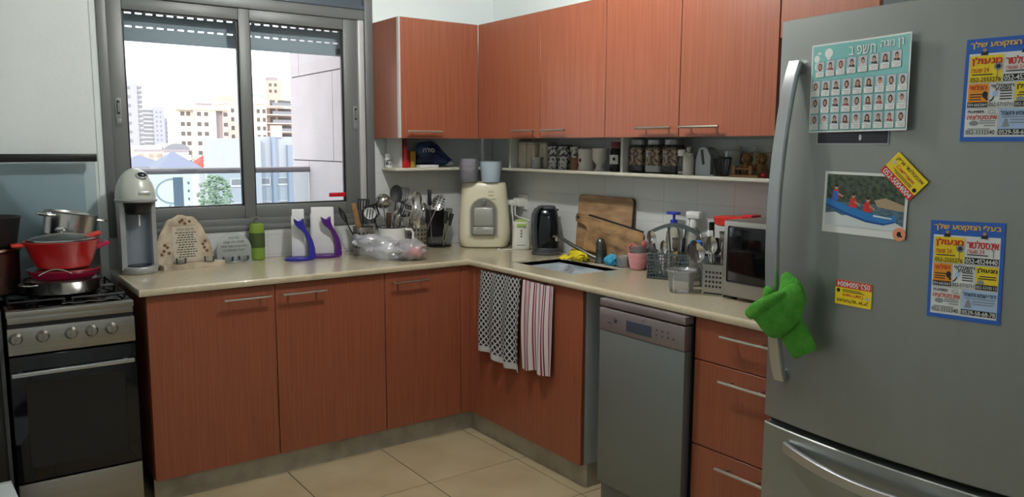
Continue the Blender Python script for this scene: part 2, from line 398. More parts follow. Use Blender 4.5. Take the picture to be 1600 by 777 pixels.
# ================================================================ FITTED KITCHEN
def bar_handle(parent, axis, a0, a1, depth, z, r=.0055, out=.03):
    """slim bar handle on two posts; axis 'x' runs along x on a -y face, 'y' along y on a -x face"""
    m_ = MB(); q = (a1 - a0) * .18
    if axis == 'x':
        m_.tube([(a0, depth - out, z), (a1, depth - out, z)], r)
        for a in (a0 + q, a1 - q): m_.tube([(a, depth - out, z), (a, depth, z)], r * .8)
    else:
        m_.tube([(depth - out, a0, z), (depth - out, a1, z)], r)
        for a in (a0 + math.copysign(abs(q), a1 - a0), a1 - math.copysign(abs(q), a1 - a0)): m_.tube([(depth - out, a, z), (depth, a, z)], r * .8)
    return m_.build('handle', 'bar_metal', parent)
ZB, ZT = .106, .868
# left run, base cabinets
c1 = thing('base_cabinet', 'two-door cherry wood base cabinet under the window beside the stove', 'cabinet')
MB().box(-1.512, -.476, .02, .60, ZB, .870).build('carcass', 'cherry', c1)
for x0, x1, h0, h1 in ((-1.5115, -.999, -1.219, -1.021), (-.9955, -.4755, -.973, -.773)):
    d = MB().rbox(x0, x1, 0, .019, ZB, ZT, .0015, 1).build('door', 'cherry', c1); bar_handle(d, 'x', h0, h1, 0, .824)
c2 = thing('base_cabinet', 'narrow single-door cherry wood base cabinet next to the inner corner', 'cabinet')
MB().box(-.472, .02, .022, .60, ZB, .870).build('carcass', 'cherry', c2)
d = MB().rbox(-.472, -.0555, 0, .019, ZB, ZT, .0015, 1).build('door', 'cherry', c2); bar_handle(d, 'x', -.446, -.25, 0, .823)
MB().rbox(-.052, .018, 0, .019, ZB, ZT, .0015, 1).build('filler_panel', 'cherry', c2)
c3 = thing('base_cabinet', 'cherry wood sink cabinet with two towels hanging over its front', 'cabinet')
b = MB(); b.box(.021, .545, -.03, -.046, ZB, .868); b.box(.021, .545, -.853, -.871, ZB, .868); b.box(.021, .545, -.853, -.046, ZB, ZB + .018); b.box(.53, .545, -.853, -.046, ZB, .868)
for zz in (.20, .45, .72, .84): b.tube([(.045, -.8712, zz), (.045, -.870, zz)], .004, 8)
b.build('carcass', 'carcass', c3)
MB().rbox(.0, .019, -.871, -.048, ZB, ZT, .0015, 1).build('door', 'cherry', c3)
MB().rbox(.0, .019, -.045, -.001, ZB, ZT, .0015, 1).build('filler_panel', 'cherry', c3)
c4 = thing('drawer_cabinet', 'cherry wood drawer cabinet between dishwasher and refrigerator', 'cabinet')
MB().box(.021, .545, -1.876, -1.480, ZB, .868).build('carcass', 'cherry', c4)
for z0, z1, hz in ((.719, .868, .825), (.408, .715, .668), (ZB, .403, .358)):
    d = MB().rbox(0, .019, -1.876, -1.480, z0, z1, .0015, 1).build('drawer', 'cherry', c4); bar_handle(d, 'y', -1.612, -1.812, 0, hz)
# plinths
pl = MB().box(-1.512, .037, .037, .052, 0, .105).build('trim_2', 'plinth'); struct(pl, 'scuffed grey plinth under the window-side cabinets', 'trim')
pl = MB().box(.037, .052, -.872, .037, 0, .105).box(.052, .30, -.872, -.857, 0, .105).build('trim_3', 'plinth'); struct(pl, 'scuffed grey plinth under the sink cabinet', 'trim')
pl = MB().box(.037, .052, -1.876, -1.480, 0, .105).build('trim_4', 'plinth'); struct(pl, 'grey plinth under the drawer cabinet', 'trim')
# worktop with rounded nosing and a cut-out for the sink
SX0, SX1, SY0, SY1 = .12, .42, -.68, -.2
wk = thing('worktop', 'glossy beige L-shaped stone worktop running round the corner', 'worktop')
b = MB(); e = .012; F_ = -.019; zt, zb = .9, .8725
b.box(-1.540 + e, DX - .008, F_ + e, DW - .008, zb, zt); b.box(F_ + e, DX - .008, SY1, F_ + e, zb, zt); b.box(F_ + e, SX0, SY0, SY1, zb, zt); b.box(SX1, DX - .008, SY0, SY1, zb, zt); b.box(F_ + e, DX - .008, -1.882, SY0, zb, zt)
path = [(-1.540, DW - .008), (-1.540, F_), (F_, F_), (F_, -1.882)]
prof = [(e, zt), (e * .5, zt), (e * .15, zt - .003), (0, zt - .009), (0, zb + .005), (e * .15, zb + .001), (e * .5, zb), (e, zb)]
dirs = [Vector((1, 0)), Vector((1, 1)), Vector((1, 1)), Vector((1, 0))]
rings = [[(p[0] + dd.x * o_, p[1] + (dd.y * o_), z_) for o_, z_ in prof] for p, dd in zip(path, dirs)]
b.loft(rings, True, True, True)
b.build('slab', 'worktop', wk)
sk = thing('sink', 'pale steel undermount sink basin set in the worktop', 'sink')
b = MB(); t = .004; zf = .74
b.box(SX0 - t, SX1 + t, SY0 - t, SY1 + t, zf - t, zf); b.box(SX0 - t, SX0, SY0 - t, SY1 + t, zf, .890); b.box(SX1, SX1 + t, SY0 - t, SY1 + t, zf, .890); b.box(SX0, SX1, SY0 - t, SY0, zf, .890); b.box(SX0, SX1, SY1, SY1 + t, zf, .890)
b.build('basin', 'sink', sk); MB().lathe([(.03, 0), (.038, .001), (.04, .003), (.03, .004)], (.27, -.44, zf)).build('drain', 'steel', sk)
# upper cabinets
ZU, ZTOP = 1.5035, 2.108
UY, UX = .315, .260
u1 = thing('wall_cabinet', 'cherry upper cabinet beside the window with its side panel showing', 'cabinet')
MB().box(-.217, -.199, UY + .02, DW - .002, ZU, ZTOP).build('side_panel', 'cherry_up', u1)
MB().box(-.199, .262, UY + .021, DW - .002, ZU + .004, ZTOP).build('carcass', 'carcass', u1)
MB().box(-.2185, -.2095, UY - .001, UY + .02, ZU, ZTOP).build('edge_strip', 'white_edge', u1)
d = MB().rbox(-.209, UX - .001, UY, UY + .019, ZU, ZTOP - .001, .001, 1).build('door', 'cherry_up', u1); bar_handle(d, 'x', -.188, .019, UY, 1.538)
def upper(name, label, doors, y0, y1, z0=ZU):
    u = thing(name, label, 'cabinet'); MB().box(UX + .021, DX - .002, y1 + .001, y0 - .001, z0 + .004, ZTOP).build('carcass', 'carcass', u)
    for a0, a1, h in doors:
        d_ = MB().rbox(UX, UX + .019, a1 + .0015, a0 - .0015, z0, ZTOP - .001, .001, 1).build('door', 'cherry_up', u)
        if h: bar_handle(d_, 'y', h[0], h[1], UX, 1.541)
upper('wall_cabinet', 'two-door cherry upper cabinet above kettle, nearest the corner', ((UY - .001, -.233, (-.036, -.218)), (-.233, -.700, (-.269, -.453))), UY - .002, -.700)
upper('wall_cabinet', 'two-door cherry upper cabinet above dish basket and glass jars', ((-.700, -1.133, (-.918, -1.115)), (-1.133, -1.584, (-1.162, -1.355))), -.700, -1.584)
upper('wall_cabinet', 'cherry upper cabinet partly hidden above the refrigerator', ((-1.586, -1.945, None),), -1.586, -1.945, 1.84)
# shelf with uprights
SZ = 1.3465
sf = thing('wall_shelf', 'long cream L-shaped shelf under the upper cabinets', 'shelf')
b = MB(); b.rbox(-.175, DX - .008, .448, DW - .008, SZ - .015, SZ, .003); b.rbox(.398, DX - .008, -1.86, .448, SZ - .015, SZ, .003); b.build('board', 'shelf', sf)
for x0, x1, y0, y1 in ((-.150, -.134, .45, .60), (.400, .545, .205, .221), (.400, .545, -.672, -.656)): MB().box(x0, x1, y0, y1, SZ, ZU + .003).build('upright', 'white_edge', sf)

# ================================================================ DISHWASHER
dw = thing('dishwasher', 'grey slimline dishwasher beside the sink cabinet', 'dishwasher', (0, -1.244, 0))
h = .224
MB().rbox(.0, .54, -h, h, .03, .866, .003).build('body', 'black_soft', dw)
MB().rbox(-.040, .02, -h, h, .838, .868, .004).build('top_lid', 'dw_panel', dw)
b = MB().rbox(-.042, -.002, -h, h, .742, .832, .004); b.build('control_panel', 'dw_panel', dw)
MB().rbox(-.039, -.002, -h, h, .108, .741, .003).build('door', 'dw_grey', dw)
MB().rbox(-.020, .0, -h + .004, h - .004, .0, .098, .003).build('kick_panel', 'dw_grey', dw)
MB().rbox(-.0435, -.040, -.062, .070, .762, .806, .001, 1).build('display', 'screen', dw)
for i in range(4):
    for j in range(2 if i < 3 else 1): MB().rbox(-.0435, -.041, -.085 - i * .028 - .007, -.085 - i * .028, .775 + j * .018, .782 + j * .018, .0008, 1).build('button', 'fridge_side', dw)
MB().rbox(-.0435, -.041, .150, .175, .775, .782, .0008, 1).build('button', 'fridge_side', dw)
MB().lathe([(.008, 0), (.008, .002)], M=Matrix.Translation((-.042, .13, .790)) @ Matrix.Rotation(-PI / 2, 4, 'Y')).build('button', 'fridge_side', dw)
MB().tube([(-.0395, -.02, .818), (-.043, -.02, .818)], .0035).build('indicator', 'fridge_side', dw)

# ================================================================ REFRIGERATOR
fr = thing('refrigerator', 'large stainless steel refrigerator with freezer drawer below', 'refrigerator', (0, 0, 0))
YC, HW, XF, SAG = -2.295, .405, -.15, .036
def surf(y): return XF - SAG * (1 - ((y - YC) / HW) ** 2)
MB().rbox(-.085, .545, -2.700, -1.892, .02, 1.800, .006).build('body', 'fridge_side', fr)
for s_ in (-1, 1): MB().box(.0, .08, YC + s_ * .33 - .03, YC + s_ * .33 + .03, 0, .03).build('foot', 'black', fr)
def fdoor(z0, z1):
    pts = [(XF + .004, YC + HW)] ; n = 28
    pts = [(surf(YC + HW - 2 * HW * i / n), YC + HW - 2 * HW * i / n) for i in range(n + 1)]
    pts[0] = (pts[0][0] + .003, pts[0][1]); pts[-1] = (pts[-1][0] + .003, pts[-1][1])
    pts += [(-.088, YC - HW), (-.088, YC + HW)]
    rings = []
    for z, ins in ((z0, .003), (z0 + .003, 0), (z1 - .003, 0), (z1, .003)):
        rings.append([(p[0] + (ins if i <= n else 0), p[1], z) for i, p in enumerate(pts)])
    return MB().loft(rings, True, True, True)
ud = fdoor(.656, 1.820).build('door', 'fridge_steel', fr); ud['label'] = 'upper refrigerator door'
ld = fdoor(.045, .636).build('freezer_drawer', 'fridge_steel', fr)
MB().box(-.12, -.086, -2.695, -1.895, .636, .656).build('gap_seal', 'black', fr)
def band(pts, halfw, th, upv):
    rings = []; P_ = [Vector(p) for p in pts]
    for i, p in enumerate(P_):
        t_ = (P_[min(i + 1, len(P_) - 1)] - P_[max(i - 1, 0)]).normalized(); a = Vector(upv); a = (a - t_ * a.dot(t_)).normalized(); n_ = t_.cross(a)
        w = halfw[i] if isinstance(halfw, list) else halfw
        rings.append([p + a * (w * cx) + n_ * (th / 2 * cy) for cx, cy in ((-1, -.5), (-.8, -1), (.8, -1), (1, -.5), (1, .5), (.8, 1), (-.8, 1), (-1, .5))])
    return MB().loft(rings)
hp = []
for i in range(25):
    t_ = i / 24; z = 1.700 - .912 * t_; out = .012 + .062 * math.sin(PI * t_) ** .7
    y = -1.958 + .006 * math.sin(PI * t_)
    hp.append((surf(y) - out, y, z))
b = band(hp, .0200, .020, (0, 1, 0)); b.build('handle', 'handle_silver', ud)
for z in (1.685, .803): MB().rbox(surf(-1.957) - .014, surf(-1.957) + .002, -1.972, -1.944, z - .015, z + .015, .003).build('handle_post', 'handle_silver', ud)
hp = []
for i in range(31):
    t_ = i / 30; y = -1.985 - .62 * t_; out = .008 + .050 * math.sin(PI * t_) ** .8
    hp.append((surf(y) - out, y, .590 - .012 * math.sin(PI * t_)))
b = band(hp, .0165, .018, (0, 0, 1)); b.build('handle', 'handle_silver', ld)

# ================================================================ CEILING LAMP (above the frame)
lp = thing('ceiling_lamp', 'bare round bulb in a white ceiling holder above the worktop corner', 'lamp', (-.66, -.90, H))
MB().lathe([(.06, -.03), (.06, 0)], cap0=True).lathe([(.022, -.08), (.022, -.03)]).build('holder', 'ceramic', lp)
mb_ = bpy.data.materials.new('bulb_glow'); mb_.use_nodes = True; nb = mb_.node_tree.nodes['Principled BSDF']
nb.inputs['Emission Color'].default_value = (1.0, 0.97, 0.92, 1); nb.inputs['Emission Strength'].default_value = LAMP; MT['bulb_glow'] = mb_
MB().ell((0, 0, -.118), .037, .037, .038).build('bulb', 'bulb_glow', lp)

lp_fill = thing('ceiling_lamp', 'added unseen fill globe on the ceiling behind the viewer', 'lamp', (-1.75, -3.75, H))  # unseen fill lamp, added to raise the ambient light in the room
MB().lathe([(.07, -.03), (.07, 0)]).build('holder', 'ceramic', lp_fill)
mg_ = mb_.copy(); mg_.name = 'fill_glow'; mg_.node_tree.nodes['Principled BSDF'].inputs['Emission Strength'].default_value = LAMP * .015; mg_.node_tree.nodes['Principled BSDF'].inputs['Emission Color'].default_value = (.95, .98, 1.0, 1); MT['fill_glow'] = mg_
MB().ell((0, 0, -.15), .13, .13, .12).build('globe', 'fill_glow', lp_fill)
# ================================================================ OUTSIDE THE WINDOW
mat('clad', (198, 187, 189), 0.8, noise=0.06, nscale=5)
mat('clad_joint', (120, 112, 112), 0.9)
mat('rail_metal', (126, 122, 126), 0.4, 0.5)
clear('rail_glass', (238, 244, 246), gloss=0.1, rough=0.02)
mat('banner', (236, 238, 236), 0.8, trans=0.0)
def translucent(nm, c, k):
    tl = MT[nm].node_tree; tb_ = tl.nodes.new('ShaderNodeBsdfTranslucent'); tb_.inputs[0].default_value = lin(c); ms_ = tl.nodes.new('ShaderNodeMixShader'); ms_.inputs[0].default_value = k
    tl.links.new(tl.nodes['Principled BSDF'].outputs[0], ms_.inputs[1]); tl.links.new(tb_.outputs[0], ms_.inputs[2]); tl.links.new(ms_.outputs[0], tl.nodes['Material Output'].inputs['Surface'])
translucent('banner', (244, 246, 244), .9)
mat('banner_ink', (168, 180, 192), 0.8, noise=0.1, nscale=3, stretch=(1, 1, 90))
mat('b_cream', (216, 202, 190), 0.85); mat('b_white', (212, 211, 214), 0.85); mat('b_lilac', (170, 169, 181), 0.85); mat('b_blue', (170, 175, 185), 0.85)
mat('b_bluedk', (140, 151, 170), 0.85); mat('b_salmon', (204, 178, 164), 0.85); mat('b_grey', (160, 150, 156), 0.85); mat('b_win', (100, 92, 92), 0.4); mat('b_winl', (134, 134, 142), 0.4)
mat('roof_red', (172, 72, 66), 0.8); mat('roof_blue', (118, 124, 144), 0.8); mat('ground', (176, 172, 166), 0.9); mat('leaf', (158, 174, 152), 0.8, c2=(116, 138, 116), nscale=3); mat('bark', (120, 100, 84), 0.9)
translucent('banner_ink', (190, 200, 212), .8)
# neighbouring stone-clad wall of the same building, built from slabs
cw = thing('clad_wall', 'pinkish stone-clad wall projecting outside the right window pane', 'wall', (-.28, 0, 0))
MB().box(.012, .40, .80, 1.672, -11, 6).build('core', 'clad_joint', cw)
ys = [.80, .985, 1.42, 1.672]; zs = [-2.0, -.60, .42, 1.372, 1.889, 2.9, 4.0]
for i in range(len(zs) - 1):
    yy = [.80, 1.01, 1.672] if i == 3 else ([.80, 1.39, 1.672] if i == 2 else ([.80, 1.52, 1.672] if i == 4 else [.80, 1.672]))
    for j in range(len(yy) - 1): MB().rbox(0, .014, yy[j] + .002, yy[j + 1] - .002, zs[i] + .003, zs[i + 1] - .003, .0015, 1).build('stone_slab', 'clad', cw)
bc = MB().box(-3.2, -.30, .80, 1.45, .12, .26).build('balcony_slab', 'b_white'); tag(bc, 'pale balcony slab outside below the window', 'balcony')
rl = thing('balustrade', 'balcony railing with round metal handrail over glass panels', 'railing', (0, 1.39, 0))
MB().tube([(-3.1, 0, 1.318), (-.268, 0, 1.318)], .0165, 12).build('handrail', 'rail_metal', rl)
for x0, x1 in ((-3.05, -2.0), (-1.99, -.905), (-.89, -.285)): MB().box(x0, x1, -.004, .004, .26, 1.303).build('glass_panel', 'rail_glass', rl)
bn = thing('banner', 'white banner with a large mirrored letter R on the balcony railing', 'banner', (0, 1.40, 0))
MB().box(-1.40, -.972, 0, .002, .75, 1.300).build('sheet', 'banner', bn)
b = MB(); b.box(-1.075, -1.022, -.003, -.0005, .78, 1.283)   # stem, print faces the room
def arc(cx, cz, rx, rz, a0, a1, w, n=16):
    for i in range(n):
        t0 = a0 + (a1 - a0) * i / n; t1 = a0 + (a1 - a0) * (i + 1) / n
        b.add([(cx + (rx - w * q) * math.cos(t), -.0015, cz + (rz - w * q) * math.sin(t)) for t, q in ((t0, 0), (t1, 0), (t1, 1), (t0, 1))], [(0, 1, 2, 3)])
arc(-1.072, 1.205, .098, .074, PI / 2, 1.5 * PI, .011)
b.add([(-1.10, -.0015, 1.131), (-1.088, -.0015, 1.131), (-1.150, -.0015, .90), (-1.165, -.0015, .90)], [(0, 1, 2, 3)])
b.build('letter', 'banner_ink', bn)
for i in range(5): MB().ell((-.993, -.002, 1.25 - i * .045), .006, .0006, .009, 8, 4).build('motif', 'banner_ink', bn)
gd = MB().box(-400, 900, 6, 1500, -11.3, -11).build('ground', 'ground'); struct(gd, 'pale street level far below the window', 'ground')
# far buildings: positions found from the photograph, each stands on the street
K = lambda Y: (Y + 3.33)
def bx(x0, x1, y0, y1, z0, z1, m, parent, name='wall'): return MB().box(x0, x1, y0, y1, z0, z1).build(name, m, parent)
def windows(parent, xs, zs, y, w, h_, m='b_win', name='window', skip=()):
    me = MB().box(-w / 2, w / 2, -.06, .3, -h_ / 2, h_ / 2).mesh('window', [m])
    for i, x in enumerate(xs):
        for j, z in enumerate(zs):
            if (i, j) not in skip: place(name, me, parent, (x, y, z))
C0 = (-2.139, -3.332, 1.463)
def sc(x, z, Yold, Y):
    f = (Y - C0[1]) / (Yold - C0[1]); return C0[0] + (x - C0[0]) * f, C0[2] + (z - C0[2]) * f
def XZ(Yold, Y, xs, zs): return [sc(x, 0, Yold, Y)[0] for x in xs], [sc(0, z, Yold, Y)[1] for z in zs]
G = -11
# cream apartment block with grid of windows
Y = 250; t = thing('apartment_block', 'cream apartment block with five rows of small windows', 'building', (0, Y, 0))
(x0, xa, x1, s0, s1, xm), (zt_, z2, zm) = XZ(90, Y, (19.54, 22.45, 25.0, 23.69, 24.5, 21.25), (5.3, 5.1, 5.85))
bx(x0, xm, 0, 12, G, zt_, 'b_cream', t); bx(xm, s0, -1.0, 12, G, zt_, 'b_cream', t, 'bay'); bx(s0, s1, .6, 12, G, zt_, 'b_grey', t, 'stair_strip'); bx(s1, x1, -.4, 12, G, zt_, 'b_cream', t, 'bay')
bx(x0 + 4, s0 + 1, 3, 10, zt_, zt_ + 2.0, 'b_white', t, 'penthouse'); bx(x0 + 6.5, s0, 2.5, 10, zt_ + 2.0, zt_ + 2.4, 'b_grey', t, 'roof_slab'); bx(x0, x1, -1.2, 12, zt_, zt_ + .5, 'b_salmon', t, 'parapet')
(w1, w2, w3, w4, w5), zr = XZ(90, Y, (20.186, 20.80, 21.85, 22.62, 24.80), (4.903, 3.777, 2.718, 1.657, .593, -.45))
windows(t, (w1, w2), zr, 0, 1.15, 1.2); windows(t, (w3, w4), zr, -1.0, 1.2, 1.2); windows(t, (w5,), zr, -.4, 1.3, 1.2)
# salmon tower behind
Y = 330; t = thing('apartment_block', 'narrow salmon tower between the two cream blocks', 'building', (0, Y, 0)); (x0, x1), (z1,) = XZ(110, Y, (30.3, 31.9), (8.2,)); bx(x0, x1, 0, 10, G, z1, 'b_salmon', t); windows(t, ((x0 + x1) / 2,), [z1 - 3 - 3.3 * i for i in range(5)], 0, 1.0, 1.2, 'b_winl')
# right sunny block with balconies
Y = 260; t = thing('apartment_block', 'sunlit cream block with stacked balconies right of the window mullion', 'building', (0, Y, 0))
(xa, xb, xc, xd, xe), (zA, zB) = XZ(100, Y, (28.0, 30.7, 33.0, 34.0, 36.7), (6.7, 2.3))
bx(xa, xc, 0, 14, G, zA, 'b_cream', t); bx(xc, xe, 2.2, 14, G, zA - 1, 'b_salmon', t, 'recess')
fl = (zA - zB) / 3.6
for i in range(6):
    z = zA - .3 - fl * i * .9; bx(xc - .2, xe, -1.2, 2.2, z - .35, z, 'b_cream', t, 'balcony_slab'); bx(xc + 1.6, xe, -1.2, -1.05, z, z + 1.0, 'b_winl', t, 'balcony_rail')
    bx(xc + 1.9, xc + 3.6, 2.0, 2.3, z + .1, z + 2.0, 'b_win', t, 'window'); bx(xc + 4.6, xe - .4, 2.0, 2.3, z + .1, z + 2.0, 'b_win', t, 'window')
windows(t, (xa + 1.6, xa + 5.0, xc - 2.8, xc - .9), [zA - 2.2 - fl * .9 * i for i in range(5)], 0, 1.0, 1.3)
bx(xa - .3, xc + .2, -.3, 14, zA, zA + .5, 'b_cream', t, 'parapet')
Y = 330; t = thing('apartment_block', 'tall white tower with a blue roof sign behind the balconies', 'building', (0, Y, 0))
(xa, xm, xb), (zA, zM, zL) = XZ(120, Y, (36.4, 39.9, 42.6), (11.9, 11.2, 7.9)); bx(xa, xm, 0, 14, G, zA, 'b_white', t); bx(xm, xb, .5, 14, G, zA - 1.2, 'b_salmon', t, 'wing'); bx(xm + .5, xb - 2, 1, 10, zA - 1.2, zA + .2, 'b_grey', t, 'roof_hut')
windows(t, (xm - 2.5, xm + 1.8, xm + 4), (zA - 3.0, zA - 5.6), 0.4, 1.1, 1.2); bx(xa + .5, xm - .5, -.2, 0, zA - 8.2, zA - 7.0, 'b_blue', t, 'sign')
# left towers
Y = 520; t = thing('tower_block', 'tall lilac tower at the left window edge', 'building', (0, Y, 0)); (x0, xm, x1, x2), (zA, zB) = XZ(160, Y, (25.5, 28.6, 29.07, 29.9), (13.2, 14.4))
bx(x0, x1, 0, 14, G, zA, 'b_lilac', t); bx(x0 + 1.5, xm - 2, 2, 12, zA, zA + 4, 'b_white', t, 'roof_hut'); windows(t, (x1 - 4.6,), [zA - 4 - 5.2 * i for i in range(9)], 0, 1.6, 1.9, 'b_winl')
bx(x1, x2, 1, 14, G, zA - 1, 'b_white', t, 'balcony_bay')
me = MB().box(-.1, x2 - x1 + .1, -1.2, 1, 0, 1.3).mesh('balcony', ['b_winl'])
for i in range(16): place('balcony', me, t, (x1, 1, zA - 4 - 2.8 * i))
Y = 600; t = thing('tower_block', 'pale block of ribbed balconies next to the lilac tower', 'building', (0, Y, 0)); (x0, xm, x1), (zA,) = XZ(190, Y, (35.0, 37.8, 40.2), (9.7,)); bx(x0, xm, 1, 14, G, zA, 'b_white', t); bx(xm, x1, 0, 14, G, zA + .8, 'b_lilac', t, 'wing')
me = MB().box(0, xm - x0, -1.5, 1, 0, 1.0).mesh('balcony', ['b_winl'])
for i in range(12): place('balcony', me, t, (x0, 1, zA - 2.4 - 2.8 * i))
windows(t, (xm + 2.4, xm + 5), [zA - 3 - 3.2 * i for i in range(8)], 0, 1.1, 1.3, 'b_winl')
Y = 620; t = thing('tower_block', 'grey lilac block left of the cream apartment block', 'building', (0, Y, 0)); (x0, x1), (zA,) = XZ(200, Y, (41.9, 46.4), (7.8,)); bx(x0, x1, 0, 14, G, zA, 'b_lilac', t); bx(x1 - 4.5, x1, -.6, 0, G, zA - 1.0, 'b_winl', t, 'balcony_bay'); bx(x0 + 5, x1 - 1, 2, 8, zA, zA + 2, 'b_grey', t, 'roof_hut'); windows(t, (x0 + 3, x0 + 6.5), [zA - 4 - 3.2 * i for i in range(7)], 0, 1.1, 1.3, 'b_winl')
# low hall with arch
Y = 200; t = thing('market_hall', 'low cream hall with arched roof below the towers', 'building', (0, Y, 0)); (x0, xm, x1), (zA, zB) = XZ(70, Y, (11.2, 13.6, 15.6), (1.40, .95)); bx(x0, xm, 0, 14, G, zA, 'b_cream', t); bx(xm, x1, -2, 14, G, zB, 'b_white', t, 'hall'); bx(x0, x1, -2.4, -2, zA - 1.4, zA - .9, 'b_grey', t, 'canopy')
ar = [(xm + 3 + 3 * math.cos(PI * i / 10), zB + 1.8 * math.sin(PI * i / 10)) for i in range(11)]; MB().prism(ar, -2, 14, 'xz').build('arch_roof', 'b_winl', t); windows(t, (x0 + 2, x0 + 4.2, x0 + 6), (zA - 2.6,), 0, 1.0, 1.6, 'b_salmon')
# blue tent roofs and red tiled roofs
def tent(name, label, x0, x1, y0, y1, z0, z1, m):
    t_ = thing(name, label, 'roof', (0, 0, 0)); bx(x0 + .4, x1 - .4, y0 + .4, y1 - .4, G, z0, 'b_white', t_)
    cx, cy = (x0 + x1) / 2, (y0 + y1) / 2; MB().add([(x0, y0, z0), (x1, y0, z0), (x1, y1, z0), (x0, y1, z0), (cx, cy, z1)], [(0, 1, 4), (1, 2, 4), (2, 3, 4), (3, 0, 4), (3, 2, 1, 0)]).build('pitched_roof', m, t_)
(x0, x1), (zA, zB) = XZ(40, 99, (5.0, 7.7), (.35, .95)); tent('tented_house', 'house with low blue-grey roof at the left below the towers', x0, x1, 99, 107, zA, zB, 'roof_blue')
(x0, x1), (zA, zB) = XZ(42, 90, (7.4, 9.6), (.25, 1.12)); tent('tented_house', 'house with pointed blue roof in front of the cream block', x0, x1, 90, 97, zA, zB, 'roof_blue')
(x0, x1), (zA, zB) = XZ(55, 130, (12.6, 14.3), (-.1, .75)); tent('tiled_house', 'house with red tiled roof beside the cypress', x0, x1, 130, 137, zA, zB, 'roof_red')
(x0, x1), (zA, zB) = XZ(60, 145, (14.6, 16.4), (.3, 1.0)); tent('tiled_house', 'house with red tiled roof half behind the blue building', x0, x1, 145, 152, zA, zB, 'roof_red')
# blue grey building in front
Y = 110; t = thing('office_building', 'pale blue-grey building with vertical fins seen through the middle of the window', 'building', (0, Y, 0))
(x0, xa, xb, xc, xd, x1, wa, wb, wc), (zA, zw, z2) = XZ(45, Y, (11.7, 13.72, 14.62, 14.85, 15.35, 16.6, 12.35, 14.15, 15.08), (2.0, -.75, .55))
bx(x0, xa + .3, 0, 11, G, zA - .3, 'b_blue', t); bx(xa + .3, x1, 1.2, 11, G, zA, 'b_blue', t, 'wing'); bx(xb, xc, .4, 1.2, G + 3, zA, 'b_bluedk', t, 'fin'); bx(xd + .6, x1, .4, 1.2, G, zA - 1.2, 'b_bluedk', t, 'fin')
bx(xb + .1, xd, .9, 1.2, zA - .1, zA + 1.6, 'b_white', t, 'roof_railing')
for x, yy in ((wa, 0), (wb, 1.2), (wc + .7, 1.2)):
    for zz in (zw, zw - 3.4):
        bx(x - .95, x + .95, yy - .15, yy + .2, zz - .62, zz + .55, 'b_white', t, 'window_frame'); bx(x - .8, x + .75, yy - .2, yy + .2, zz - .35, zz + .45, 'b_winl', t, 'window')
# trees
def leafy(name, label, x, y, z0, z1, r, n=420, cone=False):
    t_ = thing(name, label, 'tree', (x, y, G)); MB().tube([(0, 0, 0), (0, 0, z0 - G + .5)], .22).build('trunk', 'bark', t_)
    m_ = MB()
    for i in range(n):
        u = random.random(); a = random.random() * 2 * PI; rr = r * math.sqrt(random.random()) * ((1 - u * .9) if cone else math.sqrt(max(.15, 1 - (2 * u - 1) ** 2)))
        m_.ell((rr * math.cos(a), rr * math.sin(a), z0 - G + (z1 - z0) * u), r * random.uniform(.06, .16), r * random.uniform(.06, .16), r * random.uniform(.04, .10), 5, 3)
    m_.build('crown', 'leaf', t_)
f = (70 + 3.33) / (30 + 3.33)
leafy('street_tree', 'bushy green street tree outside under the balcony handrail', C0[0] + (6.95 - C0[0]) * f, 70, -5, -1.2, 1.5)
leafy('street_tree', 'small green tree left of the pale blue-grey building', C0[0] + (6.15 - C0[0]) * f, 76, -5.5, -1.9, 1.1)
(xc_,), (za, zb_) = XZ(55, 128, (12.35,), (-.7, 1.25)); leafy('cypress_tree', 'slim dark cypress tree before the cream apartment block', xc_, 128, -6, zb_ + .3, .8, 120, True)
# ================================================================ STOVE AND POTS
sv = thing('gas_stove', 'free-standing steel and black gas stove with raised glass lid', 'stove', (0, 0, 0))
X0, X1 = -1.982, -1.563
MB().rbox(X0, X1, .0, .56, .03, .858, .003).build('body', 'black_soft', sv)
for x in (X0 + .05, X1 - .05): MB().lathe([(.02, 0), (.02, .03)], (x, .06, 0)).build('foot', 'black', sv)
MB().rbox(X0, X1, -.036, .0, .846, .868, .003).build('hob_edge', 'steel_brushed', sv)
MB().rbox(X0, X1, .0, .55, .858, .868, .003).build('hob', 'black_gloss', sv)
MB().rbox(X0 + .003, X1 - .003, -.030, .0, .822, .846, .002).build('front_rail', 'steel_brushed', sv)
MB().box(X0 + .003, X1 - .01, -.026, .0, .806, .822).build('vent_slot', 'black', sv)
cp = MB().rbox(X0, X1, -.034, .0, .708, .806, .003).build('control_panel', 'steel_brushed', sv)
for x in (-1.957, -1.873, -1.781, -1.713, -1.645):
    kn = MB().lathe([(.023, 0), (.022, .004), (.018, .008), (.017, .018), (.015, .02)], M=Matrix.Translation((x, -.034, .768)) @ Matrix.Rotation(PI / 2, 4, 'X'), seg=20).build('knob', 'steel_brushed', cp)
    MB().rbox(x - .003, x + .003, -.062, -.050, .751, .785, .002).build('knob_grip', 'steel_brushed', cp)
od = MB().rbox(X0, X1, -.030, .0, .226, .700, .003).build('oven_door', 'black_gloss', sv)
MB().rbox(X0 + .045, X1 - .045, -.0325, -.029, .275, .600, .001, 1).build('oven_window', 'kettle_black', od)
b = MB().rbox(X0 + .002, X1 - .012, -.066, -.050, .632, .648, .004); 
for x in (X0 + .03, X1 - .04): b.rbox(x - .008, x + .008, -.052, -.028, .634, .646, .002)
b.build('handle', 'handle_silver', od)
MB().rbox(X0, X1, -.028, .0, .050, .218, .003).build('bottom_drawer', 'steel_brushed', sv)
gl = MB().rbox(X0, -1.582, .553, .559, .875, 1.395, .002).build('glass_lid', 'smoke_glass', sv); gl['label'] = 'smoked glass lid standing upright'
